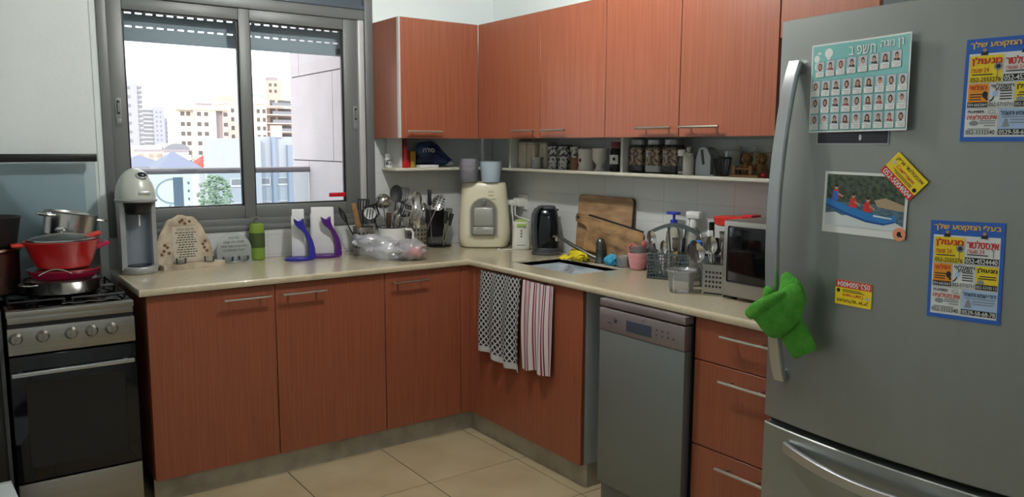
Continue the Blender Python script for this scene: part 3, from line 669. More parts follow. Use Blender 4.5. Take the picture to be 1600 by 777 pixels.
MB().rbox(X0 - .004, -1.574, .546, .566, 1.390, 1.424, .003).build('lid_trim', 'black', gl)
for x in (-1.93, -1.62): MB().tube([(x - .02, .556, .872), (x + .02, .556, .872)], .008).build('hinge', 'black', gl)
for cx, cy in ((-1.885, .14), (-1.665, .14), (-1.885, .42), (-1.665, .42)):
    MB().lathe([(.035, 0), (.035, .008), (.026, .009), (.026, .014), (.0, .014)], (cx, cy, .868)).build('burner', 'black', sv)
for cx in (-1.877, -1.670):
    b = MB()
    for yy in (.05, .27, .29, .51): b.tube([(cx - .09, yy, .886), (cx + .09, yy, .886)], .0045, 6)
    for xx in (cx - .09, cx, cx + .09): b.tube([(xx, .05, .886), (xx, .51, .886)], .0045, 6)
    for xx in (cx - .09, cx + .09):
        for yy in (.05, .28, .51): b.tube([(xx, yy, .868), (xx, yy, .886)], .0045, 6)
    b.build('pan_grate', 'black', sv)
fo = MB(); fo.sheet([[(-1.80 + .022 * i, .0 + .03 * j, .8745 + .003 * math.sin(i * 1.9 + j * 2.3)) for i in range(10)] for j in range(3)], .0012); fo = fo.build('foil_strip', 'steel'); tag(fo, 'crumpled strip of silver foil on the hob front edge', 'foil')
# dark cabinet left of the stove
dc = thing('side_cabinet', 'black cabinet left of the stove at the picture edge', 'cabinet', (0, 0, 0))
MB().rbox(-2.50, -1.996, -.02, .56, 0, .890, .003).build('body', 'black_soft', dc); MB().rbox(-2.008, -1.995, -.026, -.018, .05, .88, .002).build('edge_trim', 'fridge_side', dc)
wb = MB().rbox(-.19, .19, -.24, .24, 0, .30, .003); wb.cur = 1; wb.box(-.19, .19, .225, .2403, .282, .3008); 
for i in range(4): wb.box(.02, .13, .02 + .04 * i, .028 + .04 * i, .3005, .3012)
wb = wb.build('carton', ['box_white', 'frame_light']); tag(wb, 'white carton on the floor at the bottom left corner', 'box', loc=(-2.185, -.425, 0), rz=.06)
ZH = .8905
def pot(name, label, loc, r0, r1, h_, m, tilt=0, wall=.003, rim=.004, oval=1.0, lid=None):
    t_ = thing(name, label, 'pot', loc, rot=(0, tilt, 0))
    MB().lathe([(r0 * .92, 0), (r0, .008), (r1, h_ - rim), (r1 + rim, h_), (r1, h_ + .001), (r1 - wall, h_ - rim), (r0 - wall, .01), (0, .006)], seg=40, sy=oval).build('bowl', m, t_)
    return t_
def loop_handle(parent, side, r, z, m, w=.04, out=.045, th=.006, up=.0, ang=0):
    pts = []
    for i in range(9):
        a = -PI / 2 + PI * i / 8; pts.append((r + out * max(0, math.cos(a)) ** .7 - (.004 if i in (0, 8) else 0), w * math.sin(a), z + up * max(0, math.cos(a))))
    return MB().tube(pts, th, 8, M=Matrix.Rotation(ang + (0 if side > 0 else PI), 4, 'Z')).build('handle', m, parent)
p = pot('saute_pan', 'shallow steel pan at the bottom of the pot stack on the stove', (-1.772, .19, ZH), .128, .134, .055, 'steel')
loop_handle(p, -1, .134, .046, 'steel', out=.03, th=.004, ang=.5)
p = pot('frying_pan', 'magenta pan stacked between the steel pan and the red casserole', (-1.765, .19, ZH + .0575), .115, .128, .034, 'magenta')
b = MB(); b.rbox(.122, .185, -.014, .014, .016, .034, .006, M=Matrix.Rotation(-.35, 4, 'Y') @ Matrix.Translation((.012, 0, .04))); b.build('handle', 'magenta', p)
b = MB(); b.tube([(-.10 + .2 * i / 14 * .55, -.131, .030 + .020 * math.sin(PI * i / 14)) for i in range(15)], .0022); b.build('wire_handle', 'steel', p)
MB().lathe([(.0, .034), (.129, .034), (.131, .037), (.0, .040)], seg=36).build('rim_lid', 'steel', p)
p = pot('casserole', 'red enamel casserole in the middle of the pot stack', (-1.766, .19, ZH + .100), .098, .131, .103, 'red_pot', oval=.98)
b = MB(); b.rbox(.128, .185, -.030, .030, .058, .070, .005, M=Matrix.Rotation(-.28, 4, 'Y') @ Matrix.Translation((-.02, 0, .02))); b.build('handle', 'red_soft', p)
b = MB(); b.rbox(-.172, -.125, -.030, .030, .085, .097, .005); b.build('handle', 'red_soft', p)
ldp = thing('glass_pot_lid', 'glass lid with steel rim lying on the red casserole', 'lid', (-1.766, .19, ZH + .2045))
MB().lathe([(.117, 0), (.121, .002), (.121, .006), (.116, .007)], seg=40).build('rim', 'steel', ldp)
MB().lathe([(.116, .005), (.10, .012), (.06, .02), (.0, .023)], cap0=False, seg=36).build('dome', 'smoke_glass', ldp)
MB().lathe([(.008, .022), (.008, .034), (.022, .036), (.024, .042), (.016, .049), (.0, .050)], seg=20).build('knob', 'steel', ldp)
p = pot('stock_pot', 'dark pot on the rear burner hidden behind the red casserole', (-1.700, .432, ZH), .095, .097, .168, 'black_soft')
p = pot('steel_pot', 'polished steel pot tilted on top at the back of the stack', (-1.716, .425, ZH + .193), .098, .100, .100, 'steel', tilt=.16)
loop_handle(p, 1, .100, .080, 'steel', w=.025, out=.032, th=.005); loop_handle(p, -1, .100, .086, 'steel', w=.032, out=.045, th=.007, ang=.55)
p = pot('tall_pot', 'tall brownish steel pot at the left edge of the stove', (-2.030, .285, .8915), .122, .126, .165, 'brown_steel'); 
loop_handle(p, -1, .126, .14, 'steel', w=.03, out=.03, th=.005)
lp2 = thing('pot_lid', 'flat copper-brown lid on the tall pot at left', 'lid', (-2.030, .285, .8915 + .1665)); MB().lathe([(.131, 0), (.133, .004), (.128, .012), (.05, .018), (.0, .018)], seg=40).build('disc', 'brown_steel', lp2)
p = pot('black_pot', 'black saucepan standing on the lidded tall pot at left', (-2.014, .285, .8915 + .1855), .105, .122, .110, 'black_soft')
# ================================================================ WINDOW SIDE OF THE WORKTOP
ZC = .9005
# drink machine
cm = thing('drink_machine', 'silver countertop drink machine with domed head and round base', 'machine', (-1.447, .462, ZC), .10)
MB().lathe([(.074, 0), (.078, .004), (.079, .022), (.075, .030), (.060, .033), (.0, .031)], seg=36).build('base', 'silver_plastic', cm)
MB().lathe([(.052, .0325), (.052, .036), (.046, .037), (.0, .0365)], (0, -.012, 0), seg=28).build('drip_tray', 'navy', cm)
pts = []
b = MB(); rings = []
for z, s_ in ((.02, 1.0), (.10, .985), (.20, .98), (.30, .99), (.345, 1.0)):
    ring = [(.076 * s_ * math.cos(a), .012 + .082 * s_ * math.sin(a), z) for a in [PI * i / 16 for i in range(17)]]
    ring += [(-.076 * s_, -.030, z), (-.056 * s_, -.034, z)] + [(-.052 * s_ * math.cos(PI * i / 8), -.02 + .045 * math.sin(PI * i / 8), z) for i in range(9)] + [(.056 * s_, -.034, z), (.076 * s_, -.030, z)]
    rings.append(ring)
b.loft(rings); b.build('column', 'silver_plastic', cm)
b = MB(); g = [[(-.0515 * math.cos(PI * i / 12), -.0235 + .045 * math.sin(PI * i / 12), .037 + .245 * j / 4) for i in range(13)] for j in range(5)]; b.sheet(g, .002); b.build('back_panel', 'slate_panel', cm)
MB().lathe([(.040, .262), (.052, .272), (.058, .300), (.062, .318), (.062, .322)], (0, -.028, 0), seg=28).build('nozzle_block', 'black', cm)
MB().tube([(0, -.045, .268), (0, -.045, .212)], .0035).build('nozzle', 'paper', cm)
MB().lathe([(.083, .316), (.086, .320), (.086, .326), (.082, .330)], (0, -.012, 0), seg=36, sy=1.12).build('rim', 'silver_plastic', cm)
MB().ell((0, -.010, .330), .081, .096, .132, 32, 14, t0=.5).build('head', 'pearl_plastic', cm)
Mh = Matrix.Translation((.012, -.072, .432)) @ Matrix.Rotation(.85, 4, 'X')
MB().ell((0, 0, 0), .026, .021, .008, 20, 8, M=Mh).build('button_ring', 'silver_plastic', cm); MB().ell((0, 0, .004), .019, .015, .009, 20, 8, M=Mh).build('button', 'navy', cm)
MB().rbox(-.026, .026, -.006, .004, -.009, .009, .005, M=Matrix.Translation((.010, -.1005, .357)) @ Matrix.Rotation(-.2, 4, 'X')).build('badge', 'silver_plastic', cm)
# stone plaque
sp = thing('stone_plaque', 'rough stone plaque with printed blessing on a slab base', 'plaque', (-1.212, .500, ZC), .05)
def rough(pts, d0, d1, plane='xz', j=.002):
    random.seed(len(pts)); q = []
    for i, p_ in enumerate(pts):
        n_ = pts[(i + 1) % len(pts)]
        for k_ in range(4): q.append((p_[0] + (n_[0] - p_[0]) * k_ / 4 + random.uniform(-j, j), p_[1] + (n_[1] - p_[1]) * k_ / 4 + random.uniform(-j, j)))
    return q
o = MB().prism(rough([(-.135, -.045), (.02, -.058), (.135, -.048), (.150, .0), (.10, .04), (-.12, .045), (-.145, 0)], 0, 0), 0, .022, 'xy').build('slab', 'stone', sp)
Ml = Matrix.Translation((-.018, .012, .022)) @ Matrix.Scale(1.06, 4) @ Matrix.Rotation(-.12, 4, 'X')
MB().prism(rough([(-.140, 0), (-.138, .06), (-.110, .120), (-.070, .185), (-.02, .208), (.04, .198), (.075, .150), (.105, .075), (.115, 0)], 0, 0), -.012, .014, 'xz', M=Ml).build('stone_plate', 'stone', sp)
Mf = Ml @ Matrix.Translation((0, -.0128, 0)) @ Matrix.Rotation(PI / 2, 4, 'X')
b = PR(); b.T = Mf; b.rect(-.055, .055, .012, .158, .0004); b.build('text_panel', 'stone_text', sp)
b = PR(); b.T = Mf
for i in range(11):
    w = .044 - .004 * ((i * 7) % 4); x = -w
    while x < w - .004: q = random.uniform(.006, .014); b.rect(x, min(x + q, w), .128 - i * .0105, .132 - i * .0105, .0010); x += q + .0035
b.build('print_lines', 'print_black', sp)
text_fit(heb('ברכת הבית'), 'print_black', sp, -.036, .036, .139, .149, .0010, M=Mf)
for cx, cz in ((-.01, .185), (.02, .178), (.0, .170), (-.02, .178), (-.095, .055), (-.08, .07), (-.105, .04), (-.075, .045), (-.09, .08), (.075, .06), (.085, .045), (.07, .075), (.08, .088)):
    b = PR(); b.T = Mf; b.poly([(cx + (.0095 if k_ % 2 == 0 else .005) * math.cos(k_ * PI / 5), cz + (.0095 if k_ % 2 == 0 else .005) * math.sin(k_ * PI / 5)) for k_ in range(10)], .0006); b.build('painted_flower', 'print_brown', sp)
clear('candle_glass', (248, 250, 249), gloss=.11, rough=.03, body=.04)
for i, x in enumerate((-.055, .070)):
    o = MB().lathe([(.018, 0), (.022, .002), (.024, .026), (.022, .026), (.020, .004), (.0, .003)], seg=20).build('candle_holder', 'candle_glass'); tag(o, 'small glass candle holder on the stone plaque base, %s one' % ('left' if i == 0 else 'right'), 'candle holder', loc=(-1.212 + x, .466, ZC + .0225))
# glass plaque
gp = thing('glass_plaque', 'arched clear glass plaque with Hebrew lines beside green bottle', 'plaque', (-1.000, .560, ZC), -.05)
arch = [(-.080, 0), (.082, 0), (.082, .075)] + [(.001 + .081 * math.cos(a), .062 + .078 * math.sin(a)) for a in [PI * (i + 1) / 16 for i in range(15)]] + [(-.080, .06)]
MB().prism(arch, -.004, .004, 'xz').build('glass_sheet', 'plaque_glass', gp); MB().rbox(-.08, .082, -.045, .004, 0, .006, .002).build('glass_foot', 'plaque_glass', gp)
Mg = Matrix.Translation((0, -.0045, 0)) @ Matrix.Rotation(PI / 2, 4, 'X')
for tx, y_, w in (('ברכה', .112, .024), ('שיהיה בית שמח', .092, .048), ('מלא אהבה ואור תמיד', .072, .062), ('לכל הבאים בו', .053, .050)): text_fit(heb(tx), 'print_black', gp, -w, w, y_, y_ + .010, .0006, M=Mg)
for i, x in enumerate((-.038, .036)):
    o = MB().lathe([(.02, 0), (.026, .004), (.027, .022), (.025, .022), (.022, .006), (.0, .004)], seg=20).build('candle_holder', 'candle_glass'); tag(o, 'low glass tealight cup before the glass plaque, %s one' % ('left' if i == 0 else 'right'), 'candle holder', loc=(-1.000 + x, .530, ZC + .0065))
# lotion bottle
lb = thing('lotion_bottle', 'green lotion bottle with grey pump top by the window', 'bottle', (-.885, .562, ZC), -.4)
MB().lathe([(.030, 0), (.036, .004), (.0365, .165), (.032, .178), (.016, .184)], sy=.75).build('body', 'lotion_green', lb)
MB().lathe([(.0372, .062), (.0372, .135)], sy=.755, cap0=False, cap1=False).build('label', 'label_green', lb)
b = MB().lathe([(.015, .184), (.015, .198), (.006, .199), (.006, .208)]); b.rbox(-.030, .012, -.008, .008, .206, .214, .003); b.build('pump', 'pump_grey', lb)
# cat-shaped napkin stands
def cat(name, label, loc, rz, m, k=1.0):
    t_ = thing(name, label, 'napkin holder', loc, rz)
    L = [(-.030, .004), (-.028, .05), (-.032, .09), (-.045, .125), (-.062, .146), (-.078, .158), (-.092, .178), (-.096, .204), (-.082, .193), (-.068, .192), (-.052, .205), (-.051, .176), (-.042, .152), (-.026, .128), (-.010, .095), (.000, .055), (.003, .004)]
    MB().prism([(x * k, z) for x, z in L], -.014, .014, 'xz').build('cat_figure', m, t_)
    MB().lathe([(.070, 0), (.074, .003), (.074, .009), (.070, .012), (.0, .012)], (-.074, 0, 0), seg=32, sy=.8).build('base', m, t_)
    return t_
cat('napkin_stand', 'blue cat-shaped napkin holder on the window-side worktop', (-.640, .440, ZC), -.10, 'blue_plastic')
cat('napkin_stand', 'purple cat-shaped napkin holder right of the blue one', (-.487, .470, ZC), -.10, 'purple_plastic')
def napkins(label, loc, rz, w, d_, h_, n):
    t_ = thing('napkin_stack', label, 'napkins', loc, rz)
    MB().rbox(-w / 2, w / 2, -d_ / 2, d_ / 2, 0, h_, .003).build('stack', 'paper', t_); MB().rbox(-w / 2 - .004, w / 2 - .012, -d_ / 2 + .004, -d_ / 2 + .012, 0, h_ - .03, .001, 1).build('loose_napkin', 'paper', t_)
napkins('narrow white paper stack on the blue cat holder', (-.700, .492, ZC + .0125), -.35, .058, .03, .235, 4)
napkins('wide white napkin stack on the purple cat holder', (-.560, .520, ZC + .0125), -.35, .112, .03, .238, 7)
# ---------------- utensil holders
def perforated(name, label, loc, r, h_, m='steel_brushed'):
    t_ = thing(name, label, 'utensil holder', loc)
    MB().lathe([(r, 0), (r, h_), (r + .002, h_ + .002), (r - .002, h_), (r - .002, .004), (0, .003)], seg=36).build('cup', m, t_)
    me = MB().lathe([(.0055, 0), (.0055, .0012)], seg=10).mesh('hole', ['black'])
    for i in range(16):
        for j in range(4):
            a = 2 * PI * i / 16; place('hole', me, t_, ((r - .0002) * math.cos(a), (r - .0002) * math.sin(a), .035 + .024 * j), (0, PI / 2, a))
    return t_
perforated('utensil_cup', 'perforated steel utensil cup nearest the window frame', (-.345, .500, ZC + .002), .053, .138)
perforated('utensil_cup', 'perforated steel utensil cup beside the black stand', (-.022, .500, ZC), .053, .136)
ej = thing('enamel_jug', 'white enamel jug holding utensils between the steel cups', 'jug', (-.195, .470, ZC))
MB().lathe([(.066, 0), (.074, .006), (.078, .06), (.070, .105), (.072, .132), (.070, .132), (.067, .106), (.074, .06), (.07, .01), (0, .008)], seg=36).build('body', 'enamel', ej)
MB().lathe([(.0705, .130), (.074, .132), (.074, .137), (.069, .137)], seg=36, cap0=False, cap1=False).build('rim', 'black', ej)
MB().tube([(.068, -.03, .118), (.095, -.045, .118), (.105, -.05, .10), (.104, -.05, .07), (.090, -.04, .045), (.075, -.03, .04)], .007).build('handle', 'enamel', ej)
bt = MB().rbox(-.09, .09, -.05, .05, 0, .0018, .0006, 1).build('steel_tray', 'steel'); tag(bt, 'thin steel tray under the left utensil cup', 'tray', loc=(-.345, .465, ZC), rz=-.1)
bt.scale = (1, 1.5, 1)
br = thing('knife_stand', 'black utensil stand with round base beside the water dispenser', 'stand', (.135, .535, ZC))
MB().lathe([(.070, 0), (.074, .003), (.074, .007), (.068, .012), (0, .012)], seg=36).build('base', 'black_gloss', br)
for x in (-.055, .055): MB().rbox(x - .004, x + .004, .03, .045, .01, .215, .002).build('upright', 'black', br)
MB().rbox(-.055, .055, .034, .040, .05, .205, .002).build('back_plate', 'black_soft', br)
def utensil(name, label, base, tip, head, m, hm=None, hl=.075, hw=.03, hr=.0045, cat='utensil', group=None):
    B = Vector(base); T_ = Vector(tip); d_ = (T_ - B); L = d_.length; d_.normalize()
    n_ = Vector((-.55, -.83, .0)); n_ = (n_ - d_ * n_.dot(d_)).normalized(); s_ = d_.cross(n_)
    t_ = thing(name, label, cat, base, group=group)
    M = Matrix(((s_.x, d_.x, n_.x, 0), (s_.y, d_.y, n_.y, 0), (s_.z, d_.z, n_.z, 0), (0, 0, 0, 1)))
    Lh = L - hl
    MB().tube([(0, 0, 0), (0, Lh * .5, 0), (0, Lh + hl * .15, 0)], [hr, hr * .9, hr * .7], 8, M=M).build('handle', hm or m, t_)
    b_ = MB(); cy = L - hl / 2
    if head == 'spoon': b_.dish(hw, hl / 2, .010, .0015, M=M @ Matrix.Translation((0, cy, .004)))
    elif head == 'ladle': b_.dish(hw, hl / 2, .034, .0015, M=M @ Matrix.Translation((0, cy, -.012)) @ Matrix.Rotation(PI, 4, 'Y'), nr=8)
    elif head == 'slotted':
        b_.dish(hw, hl / 2, .010, .0015, M=M @ Matrix.Translation((0, cy, .004))); b_.cur = 1
        for i in (-1, 0, 1):
            for j in range(-2, 3): b_.ell((i * hw * .45, cy + j * hl * .15, .000 + .004 * (abs(i) * .8 + abs(j) * .4)), .0035, .0045, .006, 8, 4, M=M)
    elif head == 'turner':
        for i in range(5): b_.rbox(-hw + i * hw * .44, -hw + i * hw * .44 + hw * .26, L - hl * .85, L - hl * .08, -.0015, .0015, .0006, 1, M=M)
        b_.rbox(-hw, hw, L - hl * .12, L, -.0015, .0015, .0006, 1, M=M); b_.prism([(-hw, L - hl * .85), (hw, L - hl * .85), (.006, L - hl * 1.02), (-.006, L - hl * 1.02)], -.0015, .0015, 'xy', M=M)
    elif head == 'fork':
        for i in range(6):
            x = (-1 + i * .4) * hw; b_.tube([(x * .3, L - hl, 0), (x * .9, L - hl * .7, .004), (x, L - hl * .2, .006), (x * .8, L, -.006)], .0022, 6, M=M)
    elif head == 'whisk':
        for i in range(6):
            a = PI * i / 6; b_.tube([(hw * math.sin(PI * q / 10) * math.cos(a) * (1 if True else 0), L - hl + hl * q / 10 * 1.0, hw * math.sin(PI * q / 10) * math.sin(a)) for q in range(11)], .0012, 5, M=M); b_.tube([(-hw * math.sin(PI * q / 10) * math.cos(a), L - hl + hl * q / 10, -hw * math.sin(PI * q / 10) * math.sin(a)) for q in range(11)], .0012, 5, M=M)
    elif head == 'grip': b_.rbox(-hw, hw, L - hl, L, -.006, .006, .004, M=M)
    elif head == 'masher':
        for i in range(5):
            z_ = -hw + hw * .5 * i; b_.tube([(-hw, L - .004 * (i % 2), z_), (hw, L - .004 * (i % 2), z_)], .003, 6, M=M)
        b_.tube([(-hw, L, -hw), (-hw, L, hw)], .003, 6, M=M); b_.tube([(hw, L, -hw), (hw, L, hw)], .003, 6, M=M); b_.tube([(0, L - hl, 0), (hw * .8, L, 0)], .003, 6, M=M); b_.tube([(0, L - hl, 0), (-hw * .8, L, 0)], .003, 6, M=M)
    b_.build('head', [m, 'black'], t_)
    return t_
zc = ZC + .012
utensil('ladle', 'polished steel ladle with round bowl up, by the window frame', (-.215, .455, zc), (-.243, .480, 1.212), 'ladle', 'steel', hl=.082, hw=.042)
utensil('slotted_turner', 'dark slotted turner behind the white skimmer', (-.345, .520, zc), (-.325, .530, 1.185), 'turner', 'black_soft', hl=.07, hw=.032)
utensil('skimmer', 'small white-speckled skimmer in the left steel cup', (-.335, .495, zc), (-.316, .462, 1.143), 'slotted', 'enamel', 'steel', hl=.062, hw=.032)
utensil('wooden_spoon', 'worn wooden spatula leaning left out of the steel cup', (-.345, .490, zc), (-.410, .470, 1.168), 'grip', 'wood_spoon', hl=.15, hw=.013, hr=.007)
utensil('tongs', 'dark perforated tongs leaning left over the window sill', (-.355, .505, zc), (-.478, .500, 1.150), 'whisk', 'black_soft', hl=.10, hw=.013)
utensil('spatula', 'tall black nylon spoon in the enamel jug', (-.190, .470, zc), (-.140, .505, 1.255), 'spoon', 'black_soft', hl=.10, hw=.034)
utensil('pasta_fork', 'black pasta fork right of the tall nylon spoon', (-.170, .480, zc), (-.085, .520, 1.240), 'fork', 'black', hl=.09, hw=.028)
utensil('serving_spoon', 'large steel serving spoon standing upright in the right cup', (-.030, .500, zc), (-.020, .500, 1.218), 'spoon', 'steel', hl=.095, hw=.029)
utensil('slotted_spoon', 'steel slotted spoon leaning right out of the right cup', (-.015, .485, zc), (.125, .475, 1.192), 'slotted', 'steel', hl=.092, hw=.038)
utensil('potato_masher', 'steel masher between the enamel jug and the right cup', (-.175, .450, zc), (-.095, .440, 1.115), 'masher', 'steel_brushed', hl=.05, hw=.030)
utensil('whisk', 'steel whisk among the utensils in the enamel jug', (-.205, .485, zc), (-.165, .455, 1.125), 'whisk', 'steel', hl=.10, hw=.022)
utensil('small_spoon', 'small steel spoon low behind the slotted spoon', (-.010, .520, zc), (.040, .525, 1.150), 'spoon', 'steel', hl=.05, hw=.017)
utensil('black_turner', 'black slotted turner in the enamel jug below the nylon spoon', (-.185, .490, zc), (-.100, .470, 1.150), 'turner', 'black_soft', hl=.07, hw=.030)
utensil('brown_spoon', 'brown handled spatula beside the ladle in the jug', (-.200, .500, zc), (-.208, .470, 1.110), 'grip', 'board_edge', hl=.08, hw=.014)
utensil('cake_server', 'shiny steel cake server in front of the right cup', (-.040, .470, zc), (-.060, .435, 1.120), 'grip', 'steel', hl=.10, hw=.020)
utensil('steel_fork', 'long steel serving fork left of the upright spoon', (-.050, .505, zc), (-.070, .515, 1.175), 'fork', 'steel', hl=.07, hw=.018)
utensil('nylon_turner', 'wide black nylon turner behind the ladle', (-.225, .500, zc), (-.285, .535, 1.150), 'turner', 'black', hl=.075, hw=.034)
utensil('steel_whisk', 'second steel whisk bunched beside the brown spatula', (-.180, .440, zc), (-.175, .410, 1.105), 'whisk', 'steel_brushed', hl=.09, hw=.026)
utensil('knife', 'knife with upright navy handle in the black stand', (.095, .545, ZC + .0125), (.086, .550, 1.222), 'grip', 'navy', 'steel', hl=.09, hw=.011, cat='knife')
for i, (dx, tx, tz) in enumerate(((.15, .165, 1.10), (.175, .185, 1.115), (.16, .205, 1.085))):
    utensil('scissors' if i == 1 else 'black_utensil', ('black handled paring knife leaning in the black stand', 'black kitchen scissors in the stand beside the dispenser', 'black bottle opener at the right of the black stand')[i], (dx, .520, ZC + .0125), (tx, .500, tz), 'fork' if i == 1 else 'grip', 'black_soft', 'steel', hl=.07, hw=.012 + .006 * (i == 1))
# ---------------- plastic bag with fruit
def crumple(c, rad, M, seed, amp, nr=22, ns=36, low=None):
    random.seed(seed); ph = [(random.uniform(1, 7), random.uniform(1, 7), random.uniform(0, 6.28), random.uniform(.4, 1)) for _ in range(10)]
    rings = []
    for i in range(nr + 1):
        a = -PI / 2 + PI * i / nr; ring = []
        for j in range(ns):
            t_ = 2 * PI * j / ns; k_ = 1 + amp * sum(w * math.sin(p1 * a * 2 + round(p2) * t_ + p3) for p1, p2, p3, w in ph) / 4
            x = rad[0] * math.sin(a); r_ = max(math.cos(a), .02) ** .8
            pt = Vector((x * k_, rad[1] * r_ * math.cos(t_) * k_, rad[2] * r_ * math.sin(t_) * k_))
            pt = Vector(c) + M @ pt
            if low is not None and pt.z < low: pt.z = low
            ring.append(pt)
        rings.append(ring)
    return rings
Rb = Matrix.Rotation(-.62, 3, 'Z')
bag = MB(); bag.loft(crumple((-.372, .210, ZC + .060), (.128, .066, .056), Rb @ Matrix.Rotation(.28, 3, 'Y'), 5, .22, low=ZC + .001)); bag.loft(crumple((-.262, .135, ZC + .050), (.078, .062, .056), Rb, 9, .15, low=ZC + .001))
tb = MB(); tb.loft([[Vector((-.425 - .05 * q, .262 + .03 * q, ZC + .085 + .022 * q)) + Vector((0, (.045 - .02 * q) * math.cos(2 * PI * j / 14), (.026 - .008 * q) * math.sin(2 * PI * j / 14))) * (1 + .2 * math.sin(j * 2.7 + q * 3)) for j in range(14)] for q in (0, .4, .8, 1.2)])
bg_ = thing('plastic_bag', 'crumpled translucent plastic bag of fruit on the worktop', 'bag', (0, 0, 0)); bag.build('film', 'bag_film', bg_); tb.build('knotted_end', 'bag_film', bg_)
for i, (x, y, r) in enumerate(((-.242, .120, .034), (-.278, .170, .030))):
    f_ = thing('peach', ('larger orange-red peach at the right end of the plastic bag', 'smaller red peach behind in the plastic bag')[i], 'fruit', (x, y, ZC + .002), group='fruit in the plastic bag'); MB().ell((0, 0, r), r, r, r * .95, 20, 14).build('flesh', 'fruit', f_); MB().tube([(0, 0, 2 * r * .93), (.003, 0, 2 * r * .99)], .002).build('stem', 'bark', f_)
# ---------------- water dispenser
wd = thing('water_dispenser', 'cream countertop water dispenser in the worktop corner', 'water dispenser', (.352, .392, ZC), -.625)
def sup(hw, hd, z, n=3.2, seg=40, cy=0):
    out = []
    for j in range(seg):
        t_ = 2 * PI * j / seg; c_, s_ = math.cos(t_), math.sin(t_); out.append((hw * math.copysign(abs(c_) ** (2 / n), c_), cy + hd * math.copysign(abs(s_) ** (2 / n), s_), z))
    return out
b = MB(); b.loft([sup(.118, .088, 0), sup(.132, .100, .008), sup(.144, .108, .04), sup(.147, .110, .08), sup(.143, .108, .15), sup(.135, .104, .24), sup(.128, .100, .32), sup(.124, .097, .350), sup(.116, .090, .362), sup(.08, .06, .366)]); b.build('body', 'cream', wd)
def archring(w, h_, z0, n=18): return [(-w, z0), (w, z0)] + [(w * math.cos(PI * i / n), z0 + h_ - w + w * math.sin(PI * i / n)) for i in range(n + 1)]
yf = -.109
MB().prism(archring(.080, .218, .066), yf - .004, yf + .02, 'xz').build('alcove_frame', 'cream_dark', wd)
MB().prism(archring(.072, .204, .073), yf - .006, yf + .02, 'xz').build('alcove', 'bar_alcove', wd)
MB().rbox(-.055, .055, yf - .012, yf, .125, .228, .008).build('splash_plate', 'bar_tray', wd)
MB().rbox(-.060, .060, yf - .034, yf, .080, .122, .008).build('drip_tray', 'bar_tray', wd)
for i in range(5): MB().rbox(-.034 + i * .007, -.031 + i * .007, yf - .0355, yf - .030, .112, .120, .0008, 1).build('grille_slot', 'fridge_side', wd)
MB().lathe([(.010, .245), (.012, .262), (.006, .270)], (0, yf - .010, 0), seg=16).build('spout', 'bar_alcove', wd)
for x, z in ((.040, .315), (.040, .295), (.055, .275)): MB().rbox(x - .014, x + .014, -.1035, -.094, z - .004, z + .004, .002).build('touch_button', 'cream_dark', wd)
def jug(name, label, loc, r0, r1, h_, m, handle=False):
    t_ = thing(name, label, 'jug', loc); MB().lathe([(r0 * .96, 0), (r0, .004), (r1, h_ - .002), (r1 + .003, h_), (r1 - .002, h_), (r0 - .003, .006), (0, .005)], seg=32).build('body', m, t_)
    if handle: MB().tube([(r1 * .9, .0, h_ * .8), (r1 + .03, -.01, h_ * .75), (r1 + .028, -.01, h_ * .3), (r0 * .95, 0, h_ * .2)], .005).build('handle', m, t_)
    return t_
jug('plastic_pitcher', 'clear plastic pitcher on top of the water dispenser', (.236, .372, ZC + .3665), .046, .056, .128, 'jug_clear')
jug('plastic_tub', 'pale blue plastic beaker on top of the water dispenser', (.345, .318, ZC + .3665), .052, .062, .114, 'jug_blue')
rs = MB().rbox(-.047, .047, -.004, .0, -.011, .011, .003).build('red_strip', 'red'); tag(rs, 'red strip low on the right window pane', 'pane_strip', loc=(-.425, DW + .0175, 1.205))  # thin red strip set against the right pane
# ================================================================ SINK SIDE OF THE WORKTOP
bw = thing('bottle_warmer', 'white bottle warmer with green top left of the kettle', 'warmer', (.448, .172, ZC), -.6)
b = MB(); b.loft([sup(.046, .042, 0, 3), sup(.050, .046, .006, 3), sup(.050, .046, .02, 3), sup(.046, .044, .10, 2.6), sup(.042, .040, .148, 2.4), sup(.036, .034, .153, 2.2)]); b.build('body', 'warm_white', bw)
MB().lathe([(.036, .1505), (.034, .158), (.028, .162), (.0, .162)], seg=28, sy=.9).build('cap', 'lime', bw)
MB().rbox(-.026, .026, -.0475, -.040, .125, .143, .004).build('green_window', 'lime', bw)
for z in (.106, .090, .074): MB().lathe([(.0055, 0), (.005, .003)], M=Matrix.Translation((.0, -.0445, z)) @ Matrix.Rotation(PI / 2, 4, 'X'), seg=14).build('light', 'bar_alcove', bw)
MB().box(-.024, .024, -.0466, -.04, .024, .027).build('mark', 'fridge_side', bw)
wu = MB().rbox(-.022, .022, -.03, .03, 0, .150, .008).build('charger_unit', 'warm_white'); tag(wu, 'plain white upright unit squeezed behind bottle warmer and kettle', 'charger', loc=(.515, .135, ZC), rz=-.3)
